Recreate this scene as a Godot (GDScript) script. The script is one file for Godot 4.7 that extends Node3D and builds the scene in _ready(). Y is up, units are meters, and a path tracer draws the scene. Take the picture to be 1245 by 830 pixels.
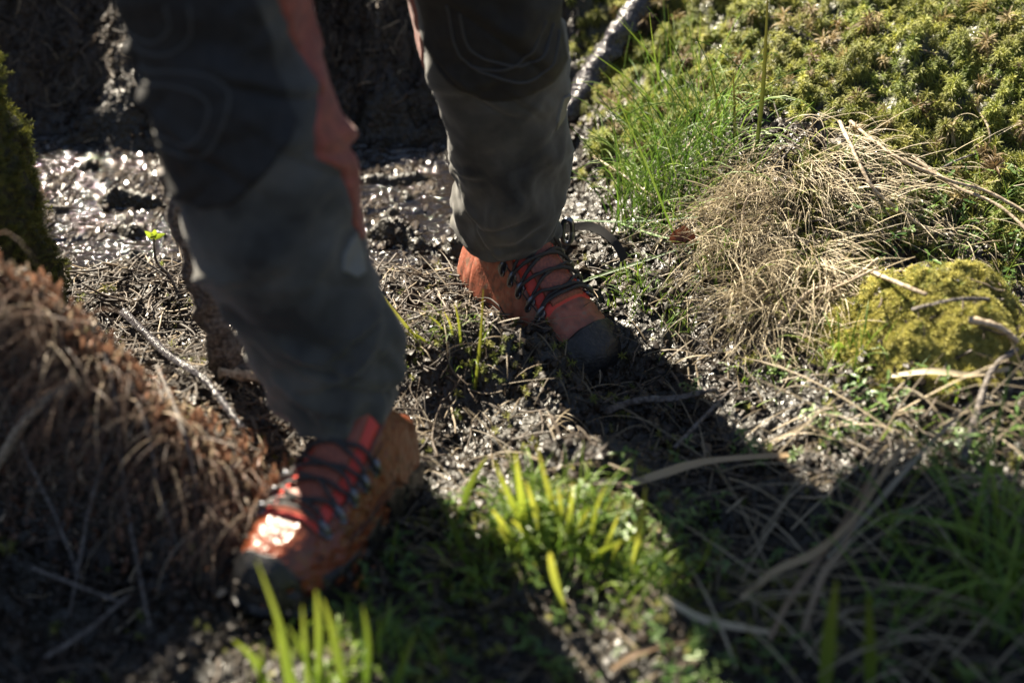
extends Node3D
# A muddy stream bank in low back light: two booted legs step through peat, moss and grass.

var rng := RandomNumberGenerator.new()
var broad: FastNoiseLite
var mid: FastNoiseLite
var fine: FastNoiseLite
var fold_noise: FastNoiseLite
var M := {}
var used := {}

# ---------------------------------------------------------------- mesh helpers
class Shape:
	var v := PackedVector3Array()
	var uv := PackedVector2Array()
	var c := PackedColorArray()
	var idx := PackedInt32Array()

	func point(p: Vector3, t := Vector2.ZERO, col := Color.WHITE) -> int:
		v.append(p); uv.append(t); c.append(col)
		return v.size() - 1

	func tri(a: int, b: int, d: int) -> void:
		idx.append(a); idx.append(b); idx.append(d)

	# rows x columns of points already added from index `at`; quads face clockwise (seen from outside) for rows upward, columns rightward
	func quads(at: int, rows: int, cols: int, flip := false) -> void:
		for r in rows - 1:
			for k in cols - 1:
				var a := at + r * cols + k
				var b := a + 1
				var d := a + cols
				var e := d + 1
				if flip:
					tri(a, b, d); tri(b, e, d)
				else:
					tri(a, d, b); tri(b, d, e)

	func mesh(flat := false) -> ArrayMesh:
		var n := PackedVector3Array()
		if flat:
			var v2 := PackedVector3Array(); var u2 := PackedVector2Array(); var c2 := PackedColorArray(); var i2 := PackedInt32Array()
			for k in idx.size():
				v2.append(v[idx[k]]); u2.append(uv[idx[k]]); c2.append(c[idx[k]]); i2.append(k)
			v = v2; uv = u2; c = c2; idx = i2
		n.resize(v.size())
		for k in range(0, idx.size(), 3):
			var a := idx[k]; var b := idx[k + 1]; var d := idx[k + 2]
			var f := (v[d] - v[a]).cross(v[b] - v[a])
			n[a] += f; n[b] += f; n[d] += f
		for k in n.size():
			n[k] = n[k].normalized() if n[k].length_squared() > 1e-20 else Vector3.UP
		var arr := []
		arr.resize(Mesh.ARRAY_MAX)
		arr[Mesh.ARRAY_VERTEX] = v; arr[Mesh.ARRAY_NORMAL] = n; arr[Mesh.ARRAY_TEX_UV] = uv; arr[Mesh.ARRAY_COLOR] = c; arr[Mesh.ARRAY_INDEX] = idx
		var m := ArrayMesh.new()
		m.add_surface_from_arrays(Mesh.PRIMITIVE_TRIANGLES, arr)
		return m

func smooth_path(pts: Array, per: int) -> PackedVector3Array:
	var out := PackedVector3Array()
	for k in pts.size() - 1:
		var p0: Vector3 = pts[maxi(k - 1, 0)]
		var p1: Vector3 = pts[k]
		var p2: Vector3 = pts[k + 1]
		var p3: Vector3 = pts[mini(k + 2, pts.size() - 1)]
		for j in per:
			out.append(p1.cubic_interpolate(p2, p0, p3, float(j) / per))
	out.append(pts[pts.size() - 1])
	return out

# a tube along a path; radii run from r0 to r1, wobble makes bark-like lumps
func add_tube(s: Shape, path: PackedVector3Array, r0: float, r1: float, sides := 6, wobble := 0.0, col := Color.WHITE, cap := true) -> void:
	var at := s.v.size()
	var side := Vector3.ZERO
	var n := path.size()
	for k in n:
		var t := (path[mini(k + 1, n - 1)] - path[maxi(k - 1, 0)]).normalized()
		if side == Vector3.ZERO:
			side = t.cross(Vector3.UP if absf(t.y) < 0.9 else Vector3.RIGHT).normalized()
		side = (side - t * side.dot(t)).normalized()
		var up := side.cross(t)
		var r := lerpf(r0, r1, float(k) / (n - 1))
		for j in sides + 1:
			var a := TAU * (j % sides) / sides
			var rr := r * (1.0 + wobble * fine.get_noise_3d(path[k].x * 2.0 + cos(a) * 0.05, path[k].y * 2.0 + k * 0.013, path[k].z * 2.0 + sin(a) * 0.05) * 2.0)
			s.point(path[k] + (side * cos(a) + up * sin(a)) * rr, Vector2(float(j) / sides, float(k)), col)
	s.quads(at, n, sides + 1)
	if cap:
		for e in [0, n - 1]:
			var m := s.point(path[e], Vector2.ZERO, col)
			for j in sides:
				var a: int = at + e * (sides + 1) + j
				if e == 0:
					s.tri(m, a, a + 1)
				else:
					s.tri(m, a + 1, a)

# a folded ribbon (grass or reed blade): widths w0 at the base, tapering to the tip
func add_blade(s: Shape, path: PackedVector3Array, w: float, facing: Vector3, col := Color.WHITE, fold := 0.25, blunt := 0.15, twist := 0.0, tail := Color(0, 0, 0, 0)) -> void:
	var at := s.v.size()
	var n := path.size()
	for k in n:
		var f := float(k) / (n - 1)
		var t := (path[mini(k + 1, n - 1)] - path[maxi(k - 1, 0)]).normalized()
		var side := t.cross(facing.rotated(t, twist * f)).normalized()
		var out := side.cross(t)
		var ww := w * 0.5 * (0.75 + 0.5 * f if f < 0.5 else 1.0) * pow(clampf((1.0 - f) / (1.0 - 0.45), 0.0, 1.0), 0.7) if f > 0.45 else w * 0.5 * (0.7 + 0.66 * f)
		ww = maxf(ww, w * 0.5 * blunt)
		var cc := col if tail.a == 0.0 else col.lerp(tail, f)
		s.point(path[k] - side * ww, Vector2(0, f), cc)
		s.point(path[k] - out * ww * fold * 2.0, Vector2(0.5, f), cc)
		s.point(path[k] + side * ww, Vector2(1, f), cc)
	s.quads(at, n, 3)

# ---------------------------------------------------------------- objects
func tag(o: Node3D, label: String, category: String, group := "", kind := "") -> Node3D:
	if label: o.set_meta("label", label)
	if category: o.set_meta("category", category)
	if group: o.set_meta("group", group)
	if kind: o.set_meta("kind", kind)
	return o

func numbered(called: String) -> String:
	var n: int = used.get(called, 0)
	used[called] = n + 1
	return called if n == 0 else "%s_%03d" % [called, n]

func obj(called: String, mesh: Mesh, mat: Material, parent: Node3D = null) -> MeshInstance3D:
	var o := MeshInstance3D.new()
	o.name = numbered(called) if parent == null else called
	o.mesh = mesh
	o.material_override = mat
	for k in mesh.get_surface_count():
		o.set_surface_override_material(k, mat)
	o.material_override = null
	(self if parent == null else parent).add_child(o, true)
	return o

func base(called: String, at := Vector3.ZERO, parent: Node3D = null) -> Node3D:
	var o := Node3D.new()
	o.name = numbered(called) if parent == null else called
	o.position = at
	(self if parent == null else parent).add_child(o, true)
	return o

func many(called: String, meshes: Array, places: Array, tints: Array, mat: Material, label := "", category := "", parent: Node3D = null) -> Node3D:
	var lots := []
	for k in meshes.size():
		lots.append(PackedInt32Array())
	for i in places.size():
		lots[i % meshes.size()].append(i)
	var root: Node3D = parent
	if meshes.size() > 1 and parent == null:
		root = base(called)
		tag(root, label, category, "", "stuff")
	for k in meshes.size():
		var mm := MultiMesh.new()
		mm.transform_format = MultiMesh.TRANSFORM_3D
		mm.use_colors = true
		mm.mesh = meshes[k]
		var lot: PackedInt32Array = lots[k]
		mm.instance_count = lot.size()
		for j in lot.size():
			mm.set_instance_transform(j, places[lot[j]])
			mm.set_instance_color(j, tints[lot[j]])
		var o := MultiMeshInstance3D.new()
		o.multimesh = mm
		o.name = numbered(called) if root == null else called.trim_suffix("s") + "_layer"
		mm.mesh.surface_set_material(0, mat)
		o.material_override = mat
		(self if root == null else root).add_child(o, true)
		o.set_meta("kind", "stuff")
		if root == null:
			tag(o, label, category)
	return root

# ---------------------------------------------------------------- materials
func noise_texture(seed_: int, freq: float, stops: Array, cols: Array, octaves := 4, kind := FastNoiseLite.TYPE_SIMPLEX_SMOOTH, size := 512) -> NoiseTexture2D:
	var t := NoiseTexture2D.new()
	t.width = size; t.height = size; t.seamless = true
	var n := FastNoiseLite.new()
	n.seed = seed_; n.frequency = freq; n.fractal_octaves = octaves; n.noise_type = kind
	t.noise = n
	if cols.size():
		var g := Gradient.new()
		g.offsets = PackedFloat32Array(stops)
		g.colors = PackedColorArray(cols)
		t.color_ramp = g
	return t

func lin(r: float, g: float, b: float) -> Color:
	return Color(r, g, b).linear_to_srgb()

func matter(called: String, color: Color, rough: float, tex: Texture2D = null, scale := 8.0, bump: Texture2D = null, bump_cm := 0.1, bump_on := true, world := false) -> StandardMaterial3D:
	var m := StandardMaterial3D.new()
	m.resource_name = called
	m.albedo_color = color
	m.roughness = rough
	m.uv1_triplanar = true
	m.uv1_world_triplanar = world
	m.uv1_scale = Vector3.ONE * scale
	if tex: m.albedo_texture = tex
	if bump and bump_on:
		m.heightmap_enabled = true
		m.heightmap_texture = bump
		m.heightmap_scale = bump_cm
	M[called] = m
	return m

func leafy(called: String, rough: float, through: float) -> StandardMaterial3D:
	var m := StandardMaterial3D.new()
	m.resource_name = called
	m.albedo_color = Color.WHITE
	m.vertex_color_use_as_albedo = true
	m.roughness = rough
	m.cull_mode = BaseMaterial3D.CULL_DISABLED
	if through > 0.0:
		m.backlight_enabled = true
		m.backlight = Color(through, through, through).linear_to_srgb()
	M[called] = m
	return m

# ---------------------------------------------------------------- the lie of the land
const BUMPS := [[0.6, -2.1, 0.46, 0.46, 0.21, 1.5], [1.15, -1.95, 0.36, 0.4, 0.13, 1.2], [0.31, -1.6, 0.15, 0.15, 0.075, 1.0], [0.485, -1.37, 0.1, 0.09, 0.1, 1.4], [-0.03, -1.43, 0.11, 0.055, 0.05, 1.0], [-0.05, -1.27, 0.07, 0.06, -0.035, 1.0], [0.105, -1.415, 0.055, 0.05, -0.035, 1.5], [0.09, -1.3, 0.05, 0.03, -0.02, 1.0], [0.075, -1.205, 0.08, 0.04, 0.045, 1.0], [0.03, -1.09, 0.12, 0.06, 0.04, 1.0], [-0.17, -0.9, 0.13, 0.07, 0.03, 1.0], [0.2, -0.96, 0.12, 0.06, 0.02, 1.0], [0.62, -1.1, 0.2, 0.2, 0.05, 1.0]]

func ridge(x: float, z: float) -> Vector2:     # along and across the crest of the near hummock
	return Vector2(((x + 0.486) * 0.9314 + (z + 1.169) * 0.3641) / 0.236, (x + 0.486) * -0.3641 + (z + 1.169) * 0.9314)

func rise(x: float, z: float) -> float:
	var y := 0.0
	y -= 0.065 * smoothstep(-1.60, -1.74, z) * smoothstep(-2.25, -2.08, z) * smoothstep(0.17, -0.02, x)
	y += 0.075 * maxf(0.0, broad.get_noise_2d(x * 1.3 + 80.0, z * 2.2) - 0.08) * in_stream(x, z)
	var bz := z + broad.get_noise_2d(x * 0.9 + 50.0, 3.0) * 0.16 + mid.get_noise_2d(x * 0.7, z * 0.7) * 0.05
	y += 0.40 * smoothstep(-2.04, -2.65, bz) * smoothstep(0.75, 0.1, x)
	y += 0.03 * smoothstep(0.2, 0.4, x) * smoothstep(-0.9, -1.3, z)
	for b in BUMPS:
		var r: float = ((x - b[0]) / b[2]) ** 2 + ((z - b[1]) / b[3]) ** 2
		if r < 9.0:
			y += b[4] * exp(-pow(r, b[5]))
	var q := ridge(x, z)
	var h := (0.25 - 0.19 * clampf(q.x, -0.1, 1.3)) * smoothstep(1.5, 1.0, q.x) * (0.35 + 0.65 * smoothstep(-0.6, 0.05, q.x))
	y += h * (1.0 - smoothstep(0.0, 0.075, q.y) if q.y > 0.0 else (0.22 + 0.78 * smoothstep(-0.15, 0.0, q.y)) * smoothstep(-0.36, -0.14, q.y))
	return y

func in_stream(x: float, z: float) -> float:
	return smoothstep(-1.60, -1.74, z) * smoothstep(-2.25, -2.08, z) * smoothstep(0.17, -0.02, x)

func gy(x: float, z: float) -> float:
	var wet := in_stream(x, z)
	var calm := 1.0 - 0.35 * wet
	return rise(x, z) + (broad.get_noise_2d(x, z) * 0.022 + mid.get_noise_2d(x, z) * 0.012 * calm + fine.get_noise_2d(x, z) * 0.006)

func on(x: float, z: float, lift := 0.0) -> Vector3:
	return Vector3(x, gy(x, z) + lift, z)

func up_at(x: float, z: float) -> Vector3:
	var e := 0.012
	return Vector3(rise(x - e, z) - rise(x + e, z) + (broad.get_noise_2d(x - e, z) - broad.get_noise_2d(x + e, z)) * 0.022, 2.0 * e, rise(x, z - e) - rise(x, z + e)).normalized()

func laid(pts: Array) -> Array:
	var out := []
	for p in pts:
		out.append(Vector3(p.x, gy(p.x, p.z) + p.y, p.z))
	return out

func risen(pts: Array) -> Array:           # an upright path: heights count from the ground under its foot
	var out := []
	for p in pts:
		out.append(Vector3(p.x, rise(p.x, p.z) + p.y, p.z))
	out[0] = Vector3(pts[0].x, gy(pts[0].x, pts[0].z) - 0.012, pts[0].z)
	return out

# how much of each cover grows at a place
func moss_share(x: float, z: float) -> float:
	var edge := -1.83 + smoothstep(0.2, 0.36, x) * 0.03 + maxf(0.0, x - 0.36) * 0.8
	var w := broad.get_noise_2d(x * 1.7 + 5.0, z * 1.7) * 0.05
	return smoothstep(edge + 0.03, edge - 0.03, z + w) * smoothstep(0.10, 0.17, x + w * 0.6) * smoothstep(-2.75, -2.6, z)

func cushion(x: float, z: float) -> float:
	return ((x - 0.485) / 0.115) ** 2 + ((z + 1.37) / 0.10) ** 2

func straw_share(x: float, z: float) -> float:
	var w := broad.get_noise_2d(x * 1.7, z * 1.7 + 9.0) * 0.05
	var a := smoothstep(0.18, 0.32, x + w) * smoothstep(0.46, 0.35, x + w) * smoothstep(-1.77, -1.60, z + w) * smoothstep(-1.36, -1.50, z)
	var b := smoothstep(0.36, 0.42, x) * smoothstep(-1.80, -1.68, z + w) * smoothstep(-1.53, -1.62, z + w) * 0.3
	return clampf(maxf(a, b), 0.0, 1.0) * (1.0 - moss_share(x, z) * 0.9)

func green_share(x: float, z: float) -> float:
	var w := broad.get_noise_2d(x * 2.0 + 3.0, z * 2.0) * 0.05
	return smoothstep(0.13, 0.17, x + w) * smoothstep(0.33, 0.25, x + w) * smoothstep(-2.0, -1.90, z) * smoothstep(-1.60, -1.74, z)

func litter_share(x: float, z: float) -> float:
	var a := smoothstep(-1.70, -1.62, z) * smoothstep(-1.34, -1.44, z) * smoothstep(0.02, -0.04, x) * smoothstep(-0.66, -0.6, x)
	var q := ridge(x, z)
	var b := smoothstep(-0.35, -0.25, q.y) * smoothstep(0.10, 0.0, q.y) * smoothstep(1.5, 1.1, q.x)
	var d := smoothstep(-2.15, -2.25, z) * smoothstep(0.2, 0.1, x)
	return maxf(maxf(a, b), d)

func speckle(a: Color, b: Color) -> Color:
	var c := a.lerp(b, rng.randf())
	var k := rng.randf_range(0.75, 1.2)
	return Color(c.r * k, c.g * k, c.b * k)

# ================================================================ the scene
func _ready() -> void:
	rng.seed = 20
	var cam := Camera3D.new()
	cam.name = "camera"
	cam.position = Vector3(0, 0.95, 0)
	cam.rotation_degrees = Vector3(-33, 0, 0)
	cam.near = 0.05
	cam.far = 200.0
	var lens := CameraAttributesPhysical.new()
	lens.frustum_focal_length = 50.0
	lens.exposure_aperture = 2.2
	lens.frustum_focus_distance = 1.80
	lens.frustum_near = 0.05
	lens.frustum_far = 200.0
	cam.attributes = lens
	add_child(cam)
	cam.fov = 26.99
	var env := Environment.new()
	env.tonemap_mode = Environment.TONE_MAPPER_LINEAR
	env.tonemap_exposure = 4.4
	env.background_mode = Environment.BG_SKY
	var air := ProceduralSkyMaterial.new()
	air.sky_top_color = Color(0.36, 0.42, 0.52)
	air.sky_horizon_color = Color(0.52, 0.57, 0.64)
	air.sky_curve = 0.12
	air.ground_bottom_color = Color(0.10, 0.10, 0.07)
	air.ground_horizon_color = Color(0.35, 0.36, 0.32)
	air.sun_angle_max = 1.0
	var sky := Sky.new()
	sky.sky_material = air
	env.sky = sky
	env.background_energy_multiplier = 0.42
	env.sdfgi_enabled = true
	env.ssao_enabled = true
	env.ssil_enabled = true
	var world := WorldEnvironment.new()
	world.name = "daylight"
	world.environment = env
	add_child(world)
	var sun := DirectionalLight3D.new()
	sun.name = "sun"
	sun.light_energy = 1.6
	sun.light_angular_distance = 0.7
	sun.light_color = Color(1.0, 0.95, 0.86)
	sun.shadow_enabled = true
	sun.sky_mode = DirectionalLight3D.SKY_MODE_LIGHT_ONLY
	sun.rotation_degrees = Vector3(-42, 180 + 35, 0)      # behind the walker, from the left
	add_child(sun)

	broad = noise(3, 5.0, 2); mid = noise(4, 22.0, 3); fine = noise(5, 75.0, 3); fold_noise = noise(8, 1.0, 2)
	make_materials()
	build_ground()
	build_water()
	build_person()
	build_stump()
	build_moss()
	build_litter()
	build_grass()
	build_stalks()

func noise(seed_: int, freq: float, octaves: int) -> FastNoiseLite:
	var n := FastNoiseLite.new()
	n.seed = seed_
	n.noise_type = FastNoiseLite.TYPE_SIMPLEX_SMOOTH
	n.frequency = freq
	n.fractal_octaves = octaves
	return n

func make_materials() -> void:
	var grit := noise_texture(11, 0.03, [], [], 5)
	var grain := noise_texture(12, 0.06, [], [], 3)
	var soil := StandardMaterial3D.new()
	soil.resource_name = "wet peat"
	soil.vertex_color_use_as_albedo = true
	soil.albedo_color = Color.WHITE
	soil.albedo_texture = noise_texture(13, 0.02, [0.25, 0.5, 0.75], [lin(0.4, 0.38, 0.36), lin(0.65, 0.62, 0.58), lin(0.9, 0.86, 0.8)], 5)
	soil.uv1_triplanar = true; soil.uv1_world_triplanar = true
	soil.uv1_scale = Vector3.ONE * 6.0
	soil.roughness = 1.0
	soil.roughness_texture = noise_texture(14, 0.025, [0.35, 0.6], [Color(0.2, 0.2, 0.2), Color(0.65, 0.65, 0.65)], 4)
	soil.heightmap_enabled = true
	soil.heightmap_texture = grit
	soil.heightmap_scale = 0.5
	M["soil"] = soil
	var crumb := leafy("crumb", 0.46, 0.0)
	crumb.metallic_specular = 0.4
	var wetter := leafy("wet crumb", 0.12, 0.0)
	wetter.metallic_specular = 0.7
	var water := StandardMaterial3D.new()
	water.resource_name = "muddy water"
	water.albedo_color = lin(0.014, 0.011, 0.009)
	water.roughness = 0.05
	water.uv1_triplanar = true; water.uv1_world_triplanar = true; water.uv1_scale = Vector3.ONE * 5.0
	water.heightmap_enabled = true; water.heightmap_texture = noise_texture(53, 0.03, [], [], 3); water.heightmap_scale = 0.3
	water.metallic_specular = 0.6
	M["water"] = water
	var cloth_tex := noise_texture(21, 0.008, [0.26, 0.36, 0.52, 0.75], [lin(0.012, 0.011, 0.009), lin(0.033, 0.031, 0.025), lin(0.045, 0.043, 0.035), lin(0.085, 0.08, 0.066)], 5)
	var weave := noise_texture(22, 0.35, [], [], 1)
	var cloth := matter("trouser cloth", Color.WHITE, 0.8, cloth_tex, 3.0, weave, 0.03)
	cloth.rim_enabled = true; cloth.rim = 0.4; cloth.rim_tint = 0.5
	matter("knee cloth", Color.WHITE, 0.75, noise_texture(23, 0.02, [0.3, 0.7], [lin(0.009, 0.0085, 0.008), lin(0.016, 0.015, 0.014)], 3), 6.0, weave, 0.04)
	matter("seam", lin(0.06, 0.058, 0.053), 0.8)
	var side := matter("side cloth", Color.WHITE, 0.65, noise_texture(24, 0.02, [0.3, 0.7], [lin(0.2, 0.045, 0.026), lin(0.35, 0.075, 0.042)], 3), 6.0, weave, 0.03)
	side.rim_enabled = true; side.rim = 0.3
	matter("pale patch", lin(0.16, 0.155, 0.13), 0.55)
	var leather_tex := noise_texture(31, 0.014, [0.24, 0.36, 0.5, 0.66, 0.8], [lin(0.13, 0.052, 0.034), lin(0.22, 0.068, 0.04), lin(0.30, 0.085, 0.048), lin(0.33, 0.11, 0.066), lin(0.25, 0.16, 0.11)], 6)
	matter("leather", Color.WHITE, 0.5, leather_tex, 7.0, grain, 0.03)
	var wet := matter("wet leather", lin(0.62, 0.50, 0.36), 0.28, leather_tex, 7.0, noise_texture(35, 0.02, [], [], 3), 0.4)
	matter("tongue", Color.WHITE, 0.5, noise_texture(32, 0.05, [0.3, 0.7], [lin(0.18, 0.05, 0.03), lin(0.34, 0.09, 0.045)], 4), 9.0, grain, 0.08)
	matter("gusset", lin(0.62, 0.055, 0.035), 0.55)
	matter("rubber", Color.WHITE, 0.42, noise_texture(33, 0.03, [0.35, 0.6, 0.8], [lin(0.008, 0.008, 0.008), lin(0.016, 0.016, 0.017), lin(0.05, 0.04, 0.031)], 5), 9.0, grain, 0.1)
	matter("sole insert", lin(0.42, 0.13, 0.035), 0.5)
	matter("lace", Color.WHITE, 0.7, noise_texture(34, 0.2, [0.4, 0.6], [lin(0.012, 0.012, 0.013), lin(0.05, 0.045, 0.04)], 2), 20.0)
	var steel := matter("hook", lin(0.16, 0.17, 0.19), 0.28)
	steel.metallic = 0.9
	matter("strap", lin(0.012, 0.011, 0.011), 0.85, null, 8.0, weave, 0.05)
	matter("jacket", lin(0.05, 0.06, 0.07), 0.8)
	matter("bark", Color.WHITE, 0.75, noise_texture(41, 0.03, [0.3, 0.5, 0.75], [lin(0.04, 0.032, 0.028), lin(0.11, 0.095, 0.085), lin(0.2, 0.18, 0.16)], 5), 9.0, grit, 0.4)
	matter("wet bark", Color.WHITE, 0.25, noise_texture(42, 0.03, [0.3, 0.5, 0.75], [lin(0.02, 0.018, 0.02), lin(0.045, 0.042, 0.048), lin(0.08, 0.075, 0.085)], 5), 9.0, grit, 0.3)
	matter("pale wood", Color.WHITE, 0.7, noise_texture(43, 0.03, [0.3, 0.5, 0.75], [lin(0.2, 0.15, 0.1), lin(0.38, 0.3, 0.21), lin(0.5, 0.42, 0.31)], 4), 9.0, grit, 0.1)
	matter("stump earth", Color.WHITE, 0.9, noise_texture(44, 0.03, [0.3, 0.6], [lin(0.015, 0.014, 0.008), lin(0.05, 0.055, 0.015)], 4), 6.0, grit, 0.5)
	leafy("moss", 0.6, 0.7)
	leafy("fine moss", 0.7, 0.6)
	leafy("straw", 0.55, 0.5)
	leafy("grass", 0.45, 0.8)
	leafy("weed", 0.4, 0.7)
	leafy("twig", 0.6, 0.0)
	leafy("dead leaf", 0.5, 0.5)

# ---------------------------------------------------------------- ground and water
func axis(fine_from: float, fine_to: float, step: float, reach: float) -> PackedFloat32Array:
	var out := PackedFloat32Array()
	var far := []
	var d := step
	var p := fine_from
	while p > fine_from - reach:
		d *= 1.45
		p -= d
		far.append(p)
	far.reverse()
	for q in far: out.append(q)
	p = fine_from
	while p < fine_to:
		out.append(p)
		p += step
	d = step
	while p < fine_to + reach:
		out.append(p)
		d *= 1.45
		p += d
	return out

func build_ground() -> void:
	var xs := axis(-1.05, 1.05, 0.0055, 60.0)
	var zs := axis(-2.85, -0.75, 0.0055, 60.0)
	var s := Shape.new()
	for z in zs:
		for x in xs:
			var near := absf(x) < 1.3 and z > -3.2 and z < -0.4
			var y := gy(x, z) if near else rise(x, z) + broad.get_noise_2d(x, z) * 0.022
			var col := Color(0.026, 0.020, 0.015)
			if near:
				var m := moss_share(x, z)
				col = col.lerp(Color(0.075, 0.058, 0.040), litter_share(x, z) * 0.7)
				col = col.lerp(Color(0.05, 0.048, 0.018), green_share(x, z) * 0.7)
				col = col.lerp(Color(0.12, 0.09, 0.05), straw_share(x, z))
				col = col.lerp(Color(0.055, 0.065, 0.018), m)
			s.point(Vector3(x, y, z), Vector2(x, z), col)
	s.quads(0, zs.size(), xs.size(), true)
	tag(obj("ground", s.mesh(), M["soil"]), "dark wet peat ground churned up between the boots", "ground", "", "structure")

func build_water() -> void:
	var s := Shape.new()
	var rip := noise(51, 42.0, 3)
	var rip2 := noise(52, 7.0, 1)
	var nx := 300
	var nz := 190
	for j in nz:
		for i in nx:
			var x := -1.25 + 1.45 * i / (nx - 1)
			var z := -2.32 + 0.75 * j / (nz - 1)
			var rough := 0.38 + 0.62 * smoothstep(-0.05, 0.35, rip2.get_noise_2d(x * 0.8, z * 1.4))
			s.point(Vector3(x, -0.040 + (rip.get_noise_2d(x * 0.45 + z * 0.15, z * 1.5) * 0.0058 + rip.get_noise_2d(x * 1.1 + 9.0, z * 1.6) * 0.0022) * rough * (0.55 + 0.45 * smoothstep(-0.62, -0.3, x)), z), Vector2(x, z))
	s.quads(0, nz, nx, true)
	tag(obj("water", s.mesh(), M["water"]), "muddy rippled stream water glittering behind the legs", "water", "", "structure")

# ---------------------------------------------------------------- the walker
func at_station(st: Array, s: float) -> Array:
	var n := st.size() - 1
	s = clampf(s, 0.0, n)
	var k := mini(int(s), n - 1)
	var f := s - k
	var p0: Array = st[maxi(k - 1, 0)]
	var p1: Array = st[k]
	var p2: Array = st[k + 1]
	var p3: Array = st[mini(k + 2, n)]
	var c: Vector3 = (p1[0] as Vector3).cubic_interpolate(p2[0], p0[0], p3[0], f)
	return [c, cubic_interpolate(p1[1], p2[1], p0[1], p3[1], f), cubic_interpolate(p1[2], p2[2], p0[2], p3[2], f)]

func leg_point(leg: Dictionary, th: float, s: float, off := 0.0) -> Vector3:
	var a := at_station(leg.st, s)
	var c: Vector3 = a[0]
	var hem: float = leg.st[0][0].y
	var dirx := sin(th)
	var dirz := cos(th)
	var k: float = leg.seed
	var creases: Array = leg.creases
	var y := c.y
	var q := Vector3(dirx * 0.085 + y * 0.50 * leg.lean, y * 0.95 - dirx * 0.05 * leg.lean, dirz * 0.085)
	var f1 := fold_noise.get_noise_3d(q.x * 6.0 + k, q.y * 9.0, q.z * 6.0)
	var f2 := fold_noise.get_noise_3d(q.x * 11.0 - k, q.y * 17.0 + 3.0, q.z * 11.0)
	var wave := sin(q.y * 40.0 + f1 * 9.0 + k + dirx * 1.5)
	var d := f1 * 0.011 + f2 * 0.003 + wave * 0.0015 * clampf(f2 * 2.2, 0.0, 1.0)
	var low := exp(-maxf(0.0, y - hem) / 0.05)
	d += low * (0.0035 * sin((y - hem) * 120.0 + f1 * 8.0 + dirx * 2.0) + 0.003 * f2)
	d += 0.0007 * fold_noise.get_noise_3d(q.x * 60.0, q.y * 60.0, q.z * 60.0)
	var tu := (wrapf(th, -PI, PI)) * 0.08
	for e in creases:
		var along: float = (tu - e[0]) * e[2] + (y - e[1]) * e[3]
		if absf(along) > e[4]: continue
		var across: float = ((y - e[1]) * e[2] - (tu - e[0]) * e[3] + e[7] * along * along) / e[5]
		if absf(across) > 3.0: continue
		var fade: float = 1.0 - (along / e[4]) ** 2
		d += e[6] * fade * (across * exp(-across * across * 0.7) if across > 0.0 else across * exp(-across * across * 4.0) * 1.6)
	return c + Vector3(dirx * (a[1] + d + off), 0.0, dirz * (a[2] + d + off))

func add_leg(s: Shape, leg: Dictionary) -> void:
	var rows := 230
	var cols := 130
	var at := s.v.size()
	var top: float = leg.st.size() - 1.0
	for r in rows:
		for k in cols:
			var th := TAU * k / (cols - 1)
			var f := float(r) / (rows - 1)
			s.point(leg_point(leg, th, f * top), Vector2(float(k) / cols, f * 6.0))
	s.quads(at, rows, cols)
	at = s.v.size()                         # the hem turns in
	for r in 3:
		for k in cols:
			var th := TAU * k / (cols - 1)
			s.point(leg_point(leg, th, r * 0.25, -0.003 - (0.002 if r > 0 else -0.003)), Vector2(float(k) / cols, 0))
	s.quads(at, 3, cols, true)

# a panel sewn onto the leg; edge(u) gives [lowest s, highest s]
func leg_panel(leg: Dictionary, th0: float, th1: float, low: Array, high: Array, off: float, nu := 60, nv := 70) -> ArrayMesh:
	var s := Shape.new()
	for r in nv:
		for k in nu:
			var u := float(k) / (nu - 1)
			var v := float(r) / (nv - 1)
			var a := curve_at(low, u)
			var b := curve_at(high, u)
			var rim := minf(minf(u, 1.0 - u) * nu, minf(v, 1.0 - v) * nv)
			s.point(leg_point(leg, lerpf(th0, th1, u), lerpf(a, b, v), off if rim > 1.5 else (off * 0.8 if rim > 0.5 else -0.002)), Vector2(u, v))
	s.quads(0, nv, nu)
	return s.mesh()

# a strip that follows the leg: rows of [s, th from, th to]
func leg_strip(leg: Dictionary, rows: Array, off: float) -> ArrayMesh:
	var s := Shape.new()
	var nv := 90
	var nu := 18
	for r in nv:
		var f := float(r) / (nv - 1) * (rows.size() - 1)
		var k := mini(int(f), rows.size() - 2)
		var g := f - k
		var a: Array = rows[k]
		var b: Array = rows[k + 1]
		for j in nu:
			var u := float(j) / (nu - 1)
			var edge := j == 0 or j == nu - 1 or r == 0 or r == nv - 1
			s.point(leg_point(leg, lerpf(lerpf(a[1], b[1], g), lerpf(a[2], b[2], g), u), lerpf(a[0], b[0], g), -0.002 if edge else off), Vector2(u, f))
	s.quads(0, nv, nu)
	return s.mesh()

func curve_at(a: Array, u: float) -> float:
	var f := u * (a.size() - 1)
	var k := mini(int(f), a.size() - 2)
	return lerpf(a[k], a[k + 1], f - k)

func leg_seam(leg: Dictionary, marks: Array, r: float, off: float) -> ArrayMesh:
	var pts := []
	for m in marks: pts.append(Vector3(m[0], m[1], 0))
	var path := PackedVector3Array()
	for p in smooth_path(pts, 10): path.append(leg_point(leg, p.x, p.y, off))
	var s := Shape.new()
	add_tube(s, path, r, r, 6)
	return s.mesh()

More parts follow.
